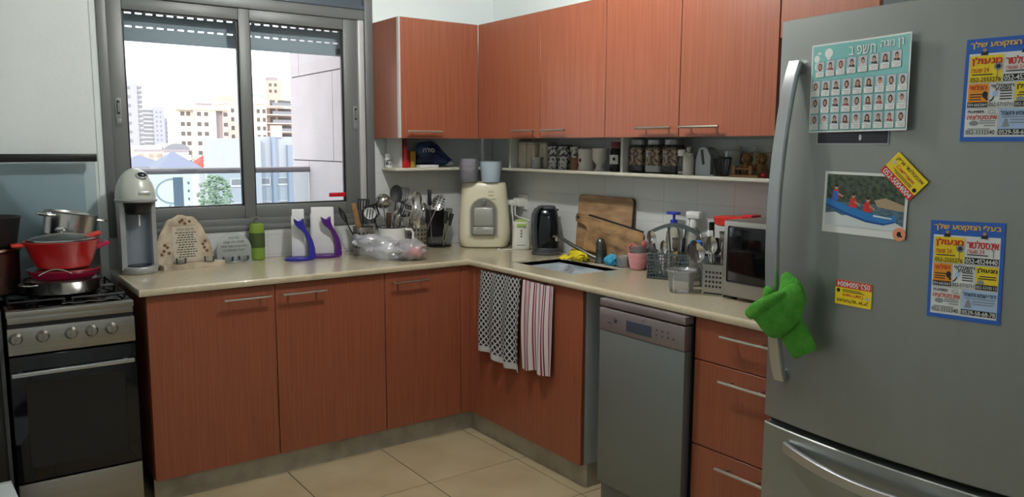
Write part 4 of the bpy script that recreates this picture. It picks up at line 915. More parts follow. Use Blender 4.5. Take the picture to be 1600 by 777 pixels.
# kettle
kt = thing('kettle', 'black electric kettle with grey handle before the splashback', 'kettle', (.440, -.062, ZC), -.75)
MB().lathe([(.072, 0), (.078, .003), (.078, .014), (.072, .018)], seg=36).build('power_base', 'kettle_grey', kt)
MB().lathe([(.072, .0185), (.074, .022), (.074, .034), (.073, .036)], seg=36).build('foot_ring', 'kettle_grey', kt)
b = MB(); b.loft([sup(.072, .068, .036, 2.4), sup(.074, .070, .08, 2.4), sup(.072, .068, .14, 2.4), sup(.064, .060, .20, 2.4), sup(.056, .052, .232, 2.4), sup(.046, .044, .240, 2.3), sup(.02, .02, .243, 2)]); b.build('body', 'kettle_black', kt)
Mk = Matrix.Rotation(-.55, 4, 'Z')
b = MB(); P_ = [(-.040, 0, .250), (-.066, 0, .244), (-.088, 0, .215), (-.094, 0, .16), (-.092, 0, .10), (-.088, 0, .05), (-.074, 0, .034)]
b.loft([[Vector(p_) + Vector((.010 * cx, .013 * cy, 0)) for cx, cy in ((-1, -1), (1, -1), (1, 1), (-1, 1))] for p_ in P_], smooth=True, M=Matrix.Rotation(.9, 4, 'Z')); b.build('handle', 'kettle_grey', kt)
b = MB(); b.loft([sup(.050, .034, .240, 2.5), sup(.048, .032, .252, 2.5), sup(.03, .02, .256, 2.2)]); b.build('lid', 'kettle_grey', kt)
MB().prism([(.050, .205), (.082, .232), (.050, .240)], -.016, .016, 'xz', M=Matrix.Rotation(.9, 4, 'Z')).build('spout', 'kettle_black', kt)
# wall socket, plug and leads
so = thing('wall_socket', 'white wall socket on the splashback tiles above the warmer', 'socket', (DX - .0065, .296, 1.150))
MB().rbox(-.010, 0, -.042, .042, -.042, .042, .003).build('plate', 'socket', so)
pg = thing('power_plug', 'white double plug adapter pushed into the wall socket', 'plug', (DX - .0175, .300, 1.150))
MB().rbox(-.045, 0, -.028, .028, -.026, .022, .006).build('adapter', 'socket', pg); MB().rbox(-.085, -.044, .006, .030, -.016, .012, .005).build('plug', 'socket', pg); MB().rbox(-.075, -.044, -.026, -.004, -.020, .006, .005).build('plug', 'socket', pg)
tag(MB().tube([(.478, .305, 1.135), (.475, .292, 1.09), (.468, .274, 1.03), (.462, .260, .97), (.462, .246, .925), (.462, .224, .92)], .0028).build('power_lead', 'socket'), 'white lead looping from the plug down to the bottle warmer', 'cable')
tag(MB().tube([(.490, .285, 1.130), (.475, .265, 1.08), (.478, .230, 1.07), (.485, .190, 1.065), (.500, .165, 1.056)], .0028).build('power_lead', 'socket'), 'white lead hanging from the plug to the upright unit', 'cable')
tag(MB().tube([(.335, .222, .9035), (.310, .200, .9035), (.330, .180, .9035), (.385, .170, .9035), (.405, .168, .9035)], .0026).build('power_lead', 'socket'), 'short white lead lying on the worktop before the warmer', 'cable')
# cutting boards
cb = thing('cutting_board', 'large worn wooden cutting board leaning on the tiled wall', 'cutting board', (.518, -.408, ZC + .001), rot=(0, .08, 0))
rr = .025; W2 = .198; Hb = .318
out = [(-W2, 0), (W2, 0)] + [(W2 - rr + rr * math.cos(a), Hb - rr + rr * math.sin(a)) for a in [PI / 2 * i / 5 for i in range(6)]] + [(-W2 + rr - rr * math.sin(a), Hb - rr + rr * math.cos(a)) for a in [PI / 2 * i / 5 for i in range(6)]]
b = MB(); b.prism(out, -.004, .012, 'yz'); b.build('plank', 'board', cb)
out2 = [(y * 1.012, z * 1.006 + .0) for y, z in out]
b = MB(); b.prism(out2, -.0025, .0105, 'yz'); b.build('burnt_edge', 'board_edge', cb)
sb = thing('cutting_board', 'small dark-stained wooden board with handle in front of the large one', 'cutting board', (.486, -.500, ZC + .026), rot=(.115, .10, 0))
o2 = [(-.205, .015), (.195, 0), (.195, .115), (.235, .125), (.285, .128), (.292, .150), (.285, .168), (.235, .165), (.195, .172), (-.19, .165), (-.205, .150)]
MB().prism(o2, -.003, .010, 'yz').build('plank', 'board_dark', sb); MB().prism([(y, z) for y, z in [(-.19, .165), (.195, .172), (.195, .1785), (-.19, .171)]], -.0035, .0105, 'yz').build('charred_edge', 'black_soft', sb)
MB().lathe([(.008, 0), (.008, .0012)], M=Matrix.Translation((-.0042, .270, .148)) @ Matrix.Rotation(PI / 2, 4, 'Y'), seg=14).build('hang_hole', 'black', sb)
# tap
tp = thing('kitchen_tap', 'dull metal mixer tap with long spout behind the sink', 'tap', (.452, -.475, ZC))
MB().lathe([(.026, 0), (.026, .006), (.023, .01), (.022, .06), (.024, .064), (.024, .070), (.022, .072), (.022, .10), (.017, .116), (.008, .122), (0, .123)], seg=24).build('body', 'tap', tp)
MB().tube([(-.010, .016, .022), (-.028, .05, .036), (-.052, .14, .072), (-.070, .215, .104), (-.072, .245, .112)], [.011, .0105, .0095, .009, .009], 12).build('spout', 'tap', tp)
MB().lathe([(.011, 0), (.011, .022), (.008, .024)], (-.072, .247, .088), seg=16).build('aerator', 'steel', tp)
MB().tube([(-.074, .255, .112), (-.076, .272, .110)], .006).build('spout_end', 'steel', tp)
# cloths
def cloth_pile(name, label, c, rad, rz, seed, m, cat='cloth', amp=.2, tail=None):
    b_ = MB(); b_.loft(crumple((0, 0, rad[2] * .75), rad, Matrix.Rotation(rz, 3, 'Z'), seed, amp, 18, 30, low=0.0))
    o_ = b_.build(name, m); tag(o_, label, cat, loc=c); return o_
yc_ = thing('yellow_cloth', 'crumpled yellow dishcloth draped on the sink rim', 'cloth', (.428, -.345, ZC))
MB().loft(crumple((0, 0, .024), (.078, .042, .034), Matrix.Rotation(1.25, 3, 'Z'), 11, .20, 18, 30, low=.0)).build('bundle', 'yellow_cloth', yc_)
MB().sheet([[(-.045 - .006 * j, .045 + .012 * i - .05 + .01 * j, .022 - .006 * j + .006 * math.sin(i * 1.7)) for i in range(6)] for j in range(4)], .004).build('hanging_corner', 'yellow_cloth', yc_)
cloth_pile('blue_cloth', 'crumpled light blue cloth beside the tap', (.452, -.560, ZC), (.052, .032, .028), 1.3, 22, 'blue_cloth', amp=.20)
tag(MB().lathe([(.026, 0), (.028, .002), (.034, .055), (.032, .055), (.027, .004), (0, .003)], seg=22).build('plastic_cup', 'tub_clear'), 'small clear plastic cup between blue cloth and pink cup', 'cup', loc=(.446, -.640, ZC))
# pink ribbed cups and scourers
def ribbed(name, label, loc, r0, r1, h_, rot, m):
    t_ = thing(name, label, 'cup', loc, rot=rot); pr = [(r0 * .9, 0)]
    n_ = 10
    for i in range(n_ + 1):
        z = .004 + (h_ - .004) * i / n_; r = r0 + (r1 - r0) * (i / n_) ** .7; pr += [(r, z - .002), (r + .0022, z), (r, z + .002)]
    pr += [(r1 - .003, h_), (r0 - .003, .008), (0, .006)]
    MB().lathe(pr, seg=28).build('shell', m, t_); return t_
pc = ribbed('pink_cup', 'pink ribbed scourer cup leaning right of the blue cloth', (.452, -.730, ZC + .0005), .030, .046, .078, (0, 0, 0), 'pink')
MB().tube([(.0, .046 + 0, .076), (-.008, .050, .10), (-.006, .03, .118), (.0, .008, .105), (0, .010, .078)], .006).build('loop', 'pink_deep', pc)
pc = ribbed('pink_cup', 'slimmer pink cup behind the ribbed pink one', (.520, -.735, ZC + .0005), .026, .032, .072, (0, 0, 0), 'pink')
for i, (c, r, lb_) in enumerate((((.452, -.735, ZC + .050), (.040, .034, .030), 'steel wool scourer heaped in the ribbed pink cup'), ((.520, -.735, ZC + .040), (.028, .028, .042), 'silver mesh scourer in the slimmer pink cup'))):
    o = MB(); o.loft(crumple((0, 0, r[2]), r, Matrix.Identity(3), 31 + i, .16, 14, 22)); tag(o.build('scourer', 'scour'), lb_, 'scourer', loc=c)
pk = thing('dish_brush', 'pink round-handled dish brush in the ribbed pink cup', 'brush', (.466, -.748, ZC + .070)); MB().ell((.0, -.01, .05), .018, .010, .018, 16, 10).build('head', 'pink_deep', pk); MB().tube([(0, 0, 0), (0, -.008, .04)], .005).build('handle', 'pink_deep', pk)
# soap bottles by the wall
sb1 = thing('soap_bottle', 'clear dish soap bottle with blue pump by the wall', 'bottle', (.515, -.888, ZC))
MB().lathe([(.030, 0), (.034, .004), (.034, .16), (.030, .19), (.014, .212), (.014, .222)], seg=24).build('body', 'soap_clear', sb1)
b = MB().lathe([(.016, .222), (.016, .240), (.006, .241), (.006, .268)], seg=16); b.rbox(-.016, .012, -.030, .034, .264, .276, .004); b.build('pump', 'royal_blue', sb1)
sb2 = thing('spray_bottle', 'clear spray bottle with white trigger head by the wall', 'bottle', (.520, -.998, ZC))
MB().lathe([(.032, 0), (.036, .004), (.036, .16), (.028, .20), (.014, .218)], seg=24).build('body', 'soap_clear', sb2)
b = MB().lathe([(.016, .216), (.016, .238), (.012, .250)], seg=16); b.rbox(-.016, .016, -.042, .036, .252, .286, .010); b.rbox(-.006, .006, .020, .034, .215, .255, .003); b.build('trigger_head', 'enamel', sb2)
# dish-rack basket
ANG = math.atan2(-.171, .076)
db = thing('cutlery_basket', 'dark grey plastic grid cutlery basket on the worktop', 'basket', (.402, -1.000, ZC), ANG)
Lb, Db, Hb_ = .100, .052, .112
b = MB(); b.rbox(-Lb, Lb, -Db, Db, 0, .006, .002)
for z, t_ in ((.006, .004), (.022, .003), (.036, .003), (.050, .003), (.064, .003), (.078, .006), (.094, .003), (.106, .007)):
    for y in (-Db, Db): b.box(-Lb, Lb, y - .002, y + .002, z, z + t_)
    for x in (-Lb, Lb): b.box(x - .002, x + .002, -Db, Db, z, z + t_)
for i in range(17):
    x = -Lb + 2 * Lb * i / 16; w = .0028 if i % 8 == 0 else .0016
    for y in (-Db, Db): b.box(x - w, x + w, y - .0018, y + .0018, 0, .112)
for i in range(9):
    y = -Db + 2 * Db * i / 8
    for x in (-Lb, Lb): b.box(x - .0018, x + .0018, y - .0015, y + .0015, 0, .112)
b.build('grid', 'basket_grey', db)
pts = [(-.118 + .236 * i / 16, 0, .190 + .042 * math.sin(PI * i / 16) - .0) for i in range(17)]
b = MB(); b.loft([[Vector(p_) + Vector((0, .010 * cx, .010 * cy)) for cx, cy in ((-1, -.8), (1, -.8), (1, .8), (-1, .8))] for p_ in pts], smooth=False); b.build('carry_handle', 'basket_grey', db)
for x0, x1, z1 in ((-.108, -.090, .194), (-.030, -.010, .226), (.050, .028, .222), (.105, .070, .200)): MB().tube([(x1 * .55, 0, .006), (x0, 0, z1)], .0045, 6).build('strut', 'basket_grey', db)
def inbasket(lx, ly, lz):
    c_, s_ = math.cos(ANG), math.sin(ANG); return (.402 + lx * c_ - ly * s_, -1.000 + lx * s_ + ly * c_, ZC + lz)
for i, (bx_, by, tx, ty, tz, hd, m, lab) in enumerate(((-.07, .0, -.105, -.02, .205, 'spoon', 'steel', 'large steel spoon leaning left in the grid basket'), (-.05, .02, -.075, .0, .170, 'grip', 'enamel', 'white handled knife in the grid basket'), (-.03, -.02, -.045, -.02, .165, 'spoon', 'steel', 'steel teaspoon at the middle of the grid basket'), (.0, .02, .0, .01, .175, 'fork', 'steel', 'steel fork upright in the grid basket'), (.03, -.01, .045, -.01, .180, 'grip', 'navy', 'navy handled knife in the grid basket'), (.05, .01, .075, .0, .165, 'spoon', 'steel', 'steel spoon at the right of the grid basket'), (.07, -.02, .080, -.02, .160, 'grip', 'black_soft', 'black handled knife at the right of the grid basket'), (.01, -.03, .02, -.03, .122, 'grip', 'ochre', 'short ochre peeler in the grid basket'))):
    utensil('cutlery', lab, inbasket(bx_, by, .008), inbasket(tx, ty, tz), hd, m, hl=.06, hw=.007 if hd == 'grip' else .014 if hd != 'spoon' else (.020 if i == 0 else .015), hr=.003, cat='cutlery', group='cutlery in the grid basket')
# clear tub
tub = thing('plastic_container', 'empty clear plastic tub at the worktop front', 'container', (.190, -1.235, ZC)); MB().lathe([(.043, 0), (.045, .002), (.054, .080), (.058, .082), (.058, .088), (.055, .088), (.052, .080), (.042, .004), (0, .003)], seg=40).build('shell', 'tub_clear', tub)
MB().lathe([(.0585, .084), (.060, .086), (.0585, .089), (.057, .087)], seg=40, cap0=False, cap1=False).build('rim', 'jug_clear', tub)
# steel cutlery holder
ch = thing('cutlery_holder', 'square perforated steel cutlery holder beside the microwave', 'cutlery holder', (.262, -1.352, ZC), -1.25)
w = .040
b = MB(); b.rbox(-w, w, -w, w, 0, .006, .002)
for y in (-w, w): b.box(-w, w, y - .001, y + .001, .012, .120)
for x in (-w, w): b.box(x - .001, x + .001, -w, w, .012, .120)
for x in (-w, w):
    for y in (-w, w): b.box(x - .002, x + .002, y - .002, y + .002, 0, .121)
b.build('box', 'steel_brushed', ch)
me = MB().lathe([(.0048, 0), (.0048, .0008)], seg=10).mesh('hole', ['black'])
for i in range(5):
    for j in range(4): place('hole', me, ch, (-.028 + .014 * i, -w - .0009, .036 + .018 * j), (PI / 2, 0, 0)); place('hole', me, ch, (w + .0009, -.028 + .014 * i, .036 + .018 * j), (0, PI / 2, 0))
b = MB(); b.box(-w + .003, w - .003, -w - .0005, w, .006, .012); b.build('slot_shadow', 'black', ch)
H0 = Vector((.262, -1.352, ZC + .008))
for i, (dx, dy, tx, ty, tz, hd, m) in enumerate(((0, .02, -.05, .075, .150, 'spoon', 'steel'), (0, .01, -.055, .065, .180, 'spoon', 'steel'), (.01, 0, -.02, .05, .205, 'fork', 'steel'), (.0, -.01, -.02, .02, .200, 'spoon', 'steel'), (.02, .0, .03, .01, .215, 'fork', 'steel'), (.01, -.02, .02, -.02, .190, 'spoon', 'steel'), (-.01, -.02, -.01, -.035, .180, 'fork', 'steel'), (.02, .02, .05, .05, .185, 'spoon', 'black_soft'), (-.02, .01, -.06, .045, .170, 'spoon', 'steel'), (.0, .02, .02, .055, .215, 'grip', 'enamel'))):
    lab = ('big tablespoon leaning furthest left out of the steel holder', 'second tablespoon leaning left from the steel holder', 'dinner fork at the back left of the steel holder', 'tablespoon upright in the centre of the steel holder', 'tall fork at the back of the steel holder', 'tablespoon at the right of the steel holder', 'short fork next to the microwave side', 'black nylon spoon at the back of the steel holder', 'dark shaded spoon low at the left of the steel holder', 'white handled utensil at the back of the steel holder')[i]
    utensil('cutlery', lab, H0 + Vector((dx, dy, 0)), H0 + Vector((tx * 1.15, ty * 1.15, tz + .018)), hd, m, hl=.068, hw=.021 if hd == 'spoon' else .012, hr=.003, cat='cutlery', group='cutlery in the steel holder')
kb = thing('knife_cup', 'dark cup of knives between the basket and the microwave', 'cup', (.375, -1.230, ZC)); MB().lathe([(.04, 0), (.044, .004), (.046, .13), (.043, .13), (.04, .008), (0, .006)], seg=24).build('cup', 'basket_grey', kb)
utensil('knife', 'big knife with black handle pointing up behind the cutlery', (.378, -1.232, ZC + .009), (.372, -1.222, 1.165), 'grip', 'black_gloss', 'steel', hl=.10, hw=.011, cat='knife')
bcp = thing('blue_cap_bottle', 'small bottle with bright blue cap behind the cutlery', 'bottle', (.340, -1.175, ZC)); MB().lathe([(.026, 0), (.028, .004), (.028, .13), (.02, .155), (.016, .16)], seg=24).build('body', 'soap_clear', bcp); MB().lathe([(.026, .158), (.026, .182), (.023, .185), (0, .185)], seg=24).build('cap', 'sky_blue', bcp)
# microwave
mw = thing('microwave', 'silver microwave with dark door beside the refrigerator', 'microwave', (.218, -1.410, ZC))
MB().rbox(.012, .325, -.465, 0, .012, .295, .006).build('case', 'mw_silver', mw); MB().rbox(.0, .014, -.465, 0, .012, .295, .006).build('front', 'mw_silver', mw)
MB().rbox(-.0025, .004, -.345, -.022, .066, .276, .008, 3).build('door_window', 'black_gloss', mw)
MB().rbox(-.0025, .004, -.455, -.360, .030, .280, .004).build('control_strip', 'black_soft', mw)
for x in (.03, .29):
    for y in (-.43, -.035): MB().lathe([(.012, 0), (.014, .0125)], (x, y, 0), seg=14).build('foot', 'black', mw)
rd = thing('red_container', 'red plastic bowl on the pink canister left of the microwave', 'container', (.480, -1.262, ZC + .2435)); MB().loft([sup(.045, .075, 0, 4), sup(.056, .088, .006, 4), sup(.060, .094, .034, 4), sup(.055, .088, .038, 4)]).build('body', 'red_soft', rd); MB().rbox(-.030, .030, -.094, -.046, .0385, .052, .003).build('clip', 'red', rd)
pkc = thing('pink_canister', 'pale pink canister in the gap left of the microwave', 'canister', (.490, -1.300, ZC)); MB().lathe([(.050, 0), (.053, .003), (.053, .20), (.046, .22)], seg=28).build('body', 'pink', pkc); MB().lathe([(.048, .2205), (.048, .240), (.044, .243), (0, .243)], seg=28).build('lid', 'paper', pkc)
tag(MB().sheet([[(-.03 + .02 * i, -.02 + .02 * j, .001 + .006 * (i == 0) * (j > 0)) for i in range(4)] for j in range(3)], .0008).build('paper_scrap', 'paper'), 'scrap of white paper on the worktop by the green towel', 'paper', loc=(.02, -1.80, ZC))

# ================================================================ TOWELS ON THE SINK CABINET
def pattern_net():
    m = bpy.data.materials.new('towel_net'); m.use_nodes = True; nt = m.node_tree; b_ = nt.nodes['Principled BSDF']; b_.inputs['Roughness'].default_value = .95
    tc = nt.nodes.new('ShaderNodeUVMap'); sep = nt.nodes.new('ShaderNodeSeparateXYZ'); nt.links.new(tc.outputs[0], sep.inputs[0])
    def mth(op, a, b2=None):
        n_ = nt.nodes.new('ShaderNodeMath'); n_.operation = op
        for k_, v in enumerate((a, b2)):
            if v is None: continue
            if isinstance(v, (int, float)): n_.inputs[k_].default_value = v
            else: nt.links.new(v, n_.inputs[k_])
        return n_.outputs[0]
    u = mth('MULTIPLY', sep.outputs[0], 14.0); v = mth('MULTIPLY', sep.outputs[1], 13.0)
    d1 = mth('FRACT', mth('ADD', u, v)); d2 = mth('FRACT', mth('ADD', mth('SUBTRACT', u, v), 40.0))
    l1 = mth('LESS_THAN', d1, .30); l2 = mth('LESS_THAN', d2, .30); ln = mth('MAXIMUM', l1, l2)
    hem = mth('GREATER_THAN', sep.outputs[1], .93); hemc = mth('MULTIPLY', hem, .6)
    f_ = mth('MAXIMUM', ln, hem)
    mx = nt.nodes.new('ShaderNodeMix'); mx.data_type = 'RGBA'; nt.links.new(f_, mx.inputs[0]); mx.inputs[6].default_value = lin((22, 22, 26)); mx.inputs[7].default_value = lin((176, 176, 176))
    nt.links.new(mx.outputs[2], b_.inputs['Base Color']); MT['towel_net'] = m
def pattern_stripe():
    m = bpy.data.materials.new('towel_stripe'); m.use_nodes = True; nt = m.node_tree; b_ = nt.nodes['Principled BSDF']; b_.inputs['Roughness'].default_value = .95
    tc = nt.nodes.new('ShaderNodeUVMap'); sep = nt.nodes.new('ShaderNodeSeparateXYZ'); nt.links.new(tc.outputs[0], sep.inputs[0])
    r = nt.nodes.new('ShaderNodeValToRGB'); r.color_ramp.interpolation = 'CONSTANT'
    m1 = nt.nodes.new('ShaderNodeMath'); m1.operation = 'MULTIPLY'; m1.inputs[1].default_value = 9.0; nt.links.new(sep.outputs[0], m1.inputs[0])
    m2 = nt.nodes.new('ShaderNodeMath'); m2.operation = 'FRACT'; nt.links.new(m1.outputs[0], m2.inputs[0]); nt.links.new(m2.outputs[0], r.inputs[0])
    wh, rd_, dk = lin((212, 200, 202)), lin((140, 44, 62)), lin((92, 34, 46))
    e_ = r.color_ramp.elements; e_[0].position = 0; e_[0].color = wh; e_[1].position = .38; e_[1].color = rd_
    for p_, c_ in ((.58, wh), (.72, dk), (.86, wh)): q = e_.new(p_); q.color = c_
    nt.links.new(r.outputs[0], b_.inputs['Base Color']); MT['towel_stripe'] = m
pattern_net(); pattern_stripe()
def hanging(name, label, y0, y1, zt0, zt1, zb0, zb1, m, folds, amp, seed, narrow=0.0):
    t_ = thing(name, label, 'towel', (0, 0, 0)); nr, nc = 36, 40; random.seed(seed); ph = random.random() * 6
    g = []; uv = []
    for i in range(nr):
        v = i / (nr - 1); row = []
        for j in range(nc):
            u = j / (nc - 1); y = y0 + (y1 - y0) * u + narrow * v * (u - .5) * 2; ztop = zt0 + (zt1 - zt0) * u; zbot = zb0 + (zb1 - zb0) * u + .006 * math.sin(u * 9 + ph)
            z = ztop + (zbot - ztop) * v; x = -.014 - amp * (.35 + .65 * v) * (1 + math.sin(folds * 2 * PI * u + ph + .7 * math.sin(3 * v + ph))) * .5 - .006 * math.sin(v * 3)
            row.append((x, y, z))
        g.append(row)
    b_ = MB(); b_.sheet(g, .004); me = b_.mesh('cloth', [m]); uvl = me.uv_layers.new(name='UVMap')
    N = nr * nc
    for lp_ in me.loops:
        k_ = lp_.vertex_index % N; uvl.data[lp_.index].uv = ((k_ % nc) / (nc - 1) * abs(y1 - y0) / .32, (k_ // nc) / (nr - 1))
    o_ = bpy.data.objects.new('cloth', me); col.objects.link(o_); o_.parent = t_
    c_ = MB(); c_.tube([(-.0045, (y0 + y1) / 2 - .05, .8680), (-.012, (y0 + y1) / 2, zt0 - .004), (-.0045, (y0 + y1) / 2 + .05, .8680)], .003); c_.build('hanging_loop', m if False else 'black', t_)
hanging('kitchen_towel', 'black and white lattice towel hanging on the sink cabinet', -.128, -.452, .862, .862, .470, .418, 'towel_net', 3, .030, 2)
hanging('kitchen_towel', 'red and white striped towel hanging on the sink cabinet', -.478, -.692, .862, .860, .452, .462, 'towel_stripe', 2.4, .024, 5, narrow=.0)
# ================================================================ ITEMS ON THE SHELF
ZS = SZ + .0005
o = thing('pill_jar', 'white pill jar at the left end of the shelf', 'jar', (-.142 - .018, .500, ZS)); o.location.x = -.188 + .035
o.location = (-.1555 - .0, .560, ZS)
MB().lathe([(.022, 0), (.024, .003), (.024, .048), (.019, .054), (.019, .056)], seg=24).build('body', 'enamel', o); MB().lathe([(.021, .056), (.0215, .072), (.020, .075), (0, .075)], seg=24).build('cap', 'paper', o)
MB().lathe([(.0243, .012), (.0243, .042)], seg=24, cap0=False, cap1=False).build('label', 'mug_pattern', o)
o = thing('spice_bottle', 'small maroon bottle behind the red bottle on the shelf', 'bottle', (-.115, .585, ZS)); MB().lathe([(.018, 0), (.019, .003), (.019, .06), (.010, .075), (.010, .085)], seg=20).build('body', 'maroon', o); MB().lathe([(.014, .084), (.014, .100), (0, .101)], seg=20).build('cap', 'maroon', o)
o = thing('red_bottle', 'tall red tapered bottle on the shelf left end', 'bottle', (-.105, .480, ZS)); MB().lathe([(.026, 0), (.028, .004), (.026, .03), (.019, .085), (.013, .105), (.013, .115)], seg=24).build('body', 'red', o); MB().lathe([(.016, .113), (.015, .150), (.013, .154), (0, .154)], seg=20).build('cap', 'maroon', o)
for i, (x, y, h_) in enumerate(((-.062, .500, .086), (-.040, .520, .088))):
    o = thing('spice_box', ('ochre box right beside the red bottle', 'ochre box standing against the blue bag')[i], 'box', (x, y, ZS)); MB().rbox(-.010, .010, -.03, .03, 0, h_, .001, 1).build('carton', 'ochre', o); MB().rbox(-.0095, .0095, -.0295, .0295, h_, h_ + .002, .0005, 1).build('flap', 'wood_spoon', o)
bb = thing('food_bag', 'blue printed food bag with silver end lying on the shelf', 'bag', (.085, .530, ZS))
b = MB(); out = [(-.100, .012), (.118, .012), (.140, .03), (.085, .085), (.025, .138), (-.03, .142), (-.085, .125), (-.100, .06)]
def puff(out, d_, seed, nr=8, bulge=1.0, wob=.25):
    cx = sum(p_[0] for p_ in out) / len(out); cz = sum(p_[1] for p_ in out) / len(out); q = []
    for i, p_ in enumerate(out):
        n_ = out[(i + 1) % len(out)]
        a_ = out[i - 1]; c_ = out[(i + 2) % len(out)]
        for k_ in range(5):
            t_ = k_ / 5; q.append(tuple(.5 * (2 * p_[e_] + (n_[e_] - a_[e_]) * t_ + (2 * a_[e_] - 5 * p_[e_] + 4 * n_[e_] - c_[e_]) * t_ * t_ + (3 * p_[e_] - a_[e_] - 3 * n_[e_] + c_[e_]) * t_ ** 3) for e_ in (0, 1)))
    random.seed(seed); ph = random.random() * 6
    rings = []
    for s_ in (-1, 1):
        rr_ = []
        for i in range(nr + 1):
            r = i / nr; hh = d_ * math.sqrt(max(0, 1 - r ** 2.4))
            rr_.append([(cx + (p_[0] - cx) * max(r, .02), s_ * hh * (1 + wob * math.sin(9 * r + ph + 5 * math.atan2(p_[1] - cz, p_[0] - cx)) * r), cz + (p_[1] - cz) * max(r, .02)) for p_ in q])
        rings += rr_ if s_ < 0 else rr_[::-1]
    return rings
b.loft(puff(out, .034, 3, wob=.35)); b.build('pouch', 'bag_blue', bb)
MB().loft(puff([(.098, .006), (.135, .010), (.150, .035), (.128, .050), (.100, .030)], .028, 6, wob=.4)).build('silver_end', 'bag_silver', bb)
text_fit(heb('סולת'), 'paper', bb, -.070, .005, .082, .108, .0375, M=Matrix.Rotation(PI / 2, 4, 'X'), bold=.0)
wp = MB().rbox(-.058, .058, -.035, .035, 0, .0145, .002).build('white_packet', 'paper'); tag(wp, 'flat white packet under the front of the blue bag', 'packet', loc=(.035, .4905, ZS))
# right leg of the shelf
XS = .478
for i, y in enumerate((.168, .090, .012)):
    if i == 0: y = .165
    o = thing('canister', ('beige square canister beside the shelf upright', 'beige square canister in the middle of three', 'beige square canister behind the stacked glass')[i], 'canister', (XS + (.0 if i < 2 else .022), y, ZS), group='beige canisters on the shelf')
    b = MB(); b.loft([sup(.030, .030, 0, 6), sup(.033, .033, .004, 6), sup(.036, .036, .045, 6), sup(.034, .034, .08, 6), sup(.033, .033, .126, 6), sup(.030, .030, .128, 6)]); b.build('body', 'canister', o)
    MB().loft([sup(.0345, .0345, .1285, 6), sup(.0345, .0345, .138, 6), sup(.02, .02, .141, 4)]).build('lid', 'cream_dark', o); MB().ell((-.0335, 0, .09), .0012, .014, .018, 12, 6).build('emblem', 'cream_dark', o); MB().box(-.0348, -.0330, -.016, .016, .062, .066).build('emblem_line', 'cream_dark', o)
gt = MB().lathe([(.028, 0), (.032, .004), (.030, .035), (.034, .06), (.032, .06), (.028, .036), (.029, .006), (0, .004)], seg=24).build('drinking_glass', 'tub_clear'); tag(gt, 'short clear drinking glass before the third canister', 'glass', loc=(.430, .010, ZS))
for i, y in enumerate((-.080, -.165)):
    o = thing('patterned_mug', ('dark patterned tall mug nearer the canisters', 'dark patterned tall mug nearer the striped cup')[i], 'mug', (XS, y, ZS), group='patterned mugs'); MB().lathe([(.034, 0), (.037, .004), (.036, .117), (.034, .118), (.033, .116), (.034, .006), (0, .005)], seg=28).build('body', 'mug_pattern', o); MB().lathe([(.038, .1185), (.038, .124), (0, .125)], seg=28).build('lid', 'black_soft', o)
o = thing('glass_cup', 'slim glass cup with beige and dark layers on the shelf', 'cup', (XS, -.255, ZS)); MB().lathe([(.030, 0), (.031, .06), (.0, .061)], seg=24).build('lower_layer', 'wood_spoon', o); MB().lathe([(.0312, .0612), (.032, .115), (.030, .116), (.029, .062)], seg=24, cap0=False).build('upper_layer', 'mug_pattern', o)
o = thing('white_mug', 'white mug with red flowers on the shelf', 'mug', (XS - .01, -.345, ZS)); MB().lathe([(.040, 0), (.043, .004), (.043, .104), (.041, .106), (.040, .104), (.040, .007), (0, .006)], seg=30).build('body', 'ceramic', o)
for z, a in ((.075, 2.5), (.025, 2.7), (.05, 3.1)): MB().ell((.0425 * math.cos(a), .0425 * math.sin(a), z), .004, .010, .010, 12, 8).build('flower', 'maroon', o)
o = thing('goblet', 'white ceramic goblet on the shelf beside the flower mug', 'goblet', (XS - .01, -.443, ZS)); MB().lathe([(.030, 0), (.031, .003), (.020, .012), (.017, .025), (.026, .038), (.037, .055), (.039, .104), (.041, .108), (.038, .108), (.036, .06), (0, .045)], seg=30).build('body', 'ceramic', o)
o = thing('label_jar', 'dark jar with white paper label beside the shelf upright', 'jar', (XS + .01, -.545, ZS)); MB().lathe([(.034, 0), (.037, .004), (.037, .10), (.030, .11)], seg=28).build('body', 'jar_dark', o); MB().lathe([(.032, .1105), (.033, .140), (0, .141)], seg=28).build('cap', 'maroon', o)
b = MB(); b.sheet([[(.0378 * math.cos(a), .0378 * math.sin(a), z) for a in [2.3 + 1.7 * i / 10 for i in range(11)]] for z in (.035, .078)], .0006); b.build('label', 'paper', o); MB().rbox(-.0390, -.0370, -.022, -.006, .052, .066, .0004, 1).build('letter', 'print_black', o)
for i, y in enumerate((-.712, -.818, -.922)):
    o = thing('glass_jar', ('square glass jar of brown nuts beside the shelf upright', 'middle glass jar of nuts with white at bottom', 'third glass jar of nuts beside the shaker')[i], 'jar', (XS - .012, y, ZS), group='nut jars on the shelf')
    MB().loft([sup(.036, .044, .004, 4), sup(.040, .046, .010, 4), sup(.041, .047, .108, 4), sup(.036, .040, .120, 4), sup(.030, .034, .126, 4)]).build('body', 'candle_glass', o)
    MB().loft([sup(.034, .040, .006, 4), sup(.038, .0435, .012, 4), sup(.0385, .0435, .034, 4)]).build('bottom_layer', 'enamel' if i == 1 else 'jar_dark', o)
    MB().loft([sup(.0385, .0435, .0345, 4), sup(.0385, .0440, .106, 4), sup(.034, .038, .112, 4)]).build('nuts', 'glass_fill', o); MB().loft([sup(.034, .038, .1262, 3), sup(.035, .039, .129, 3), sup(.034, .038, .148, 3), sup(.03, .033, .150, 3)]).build('lid', 'jar_lid', o)
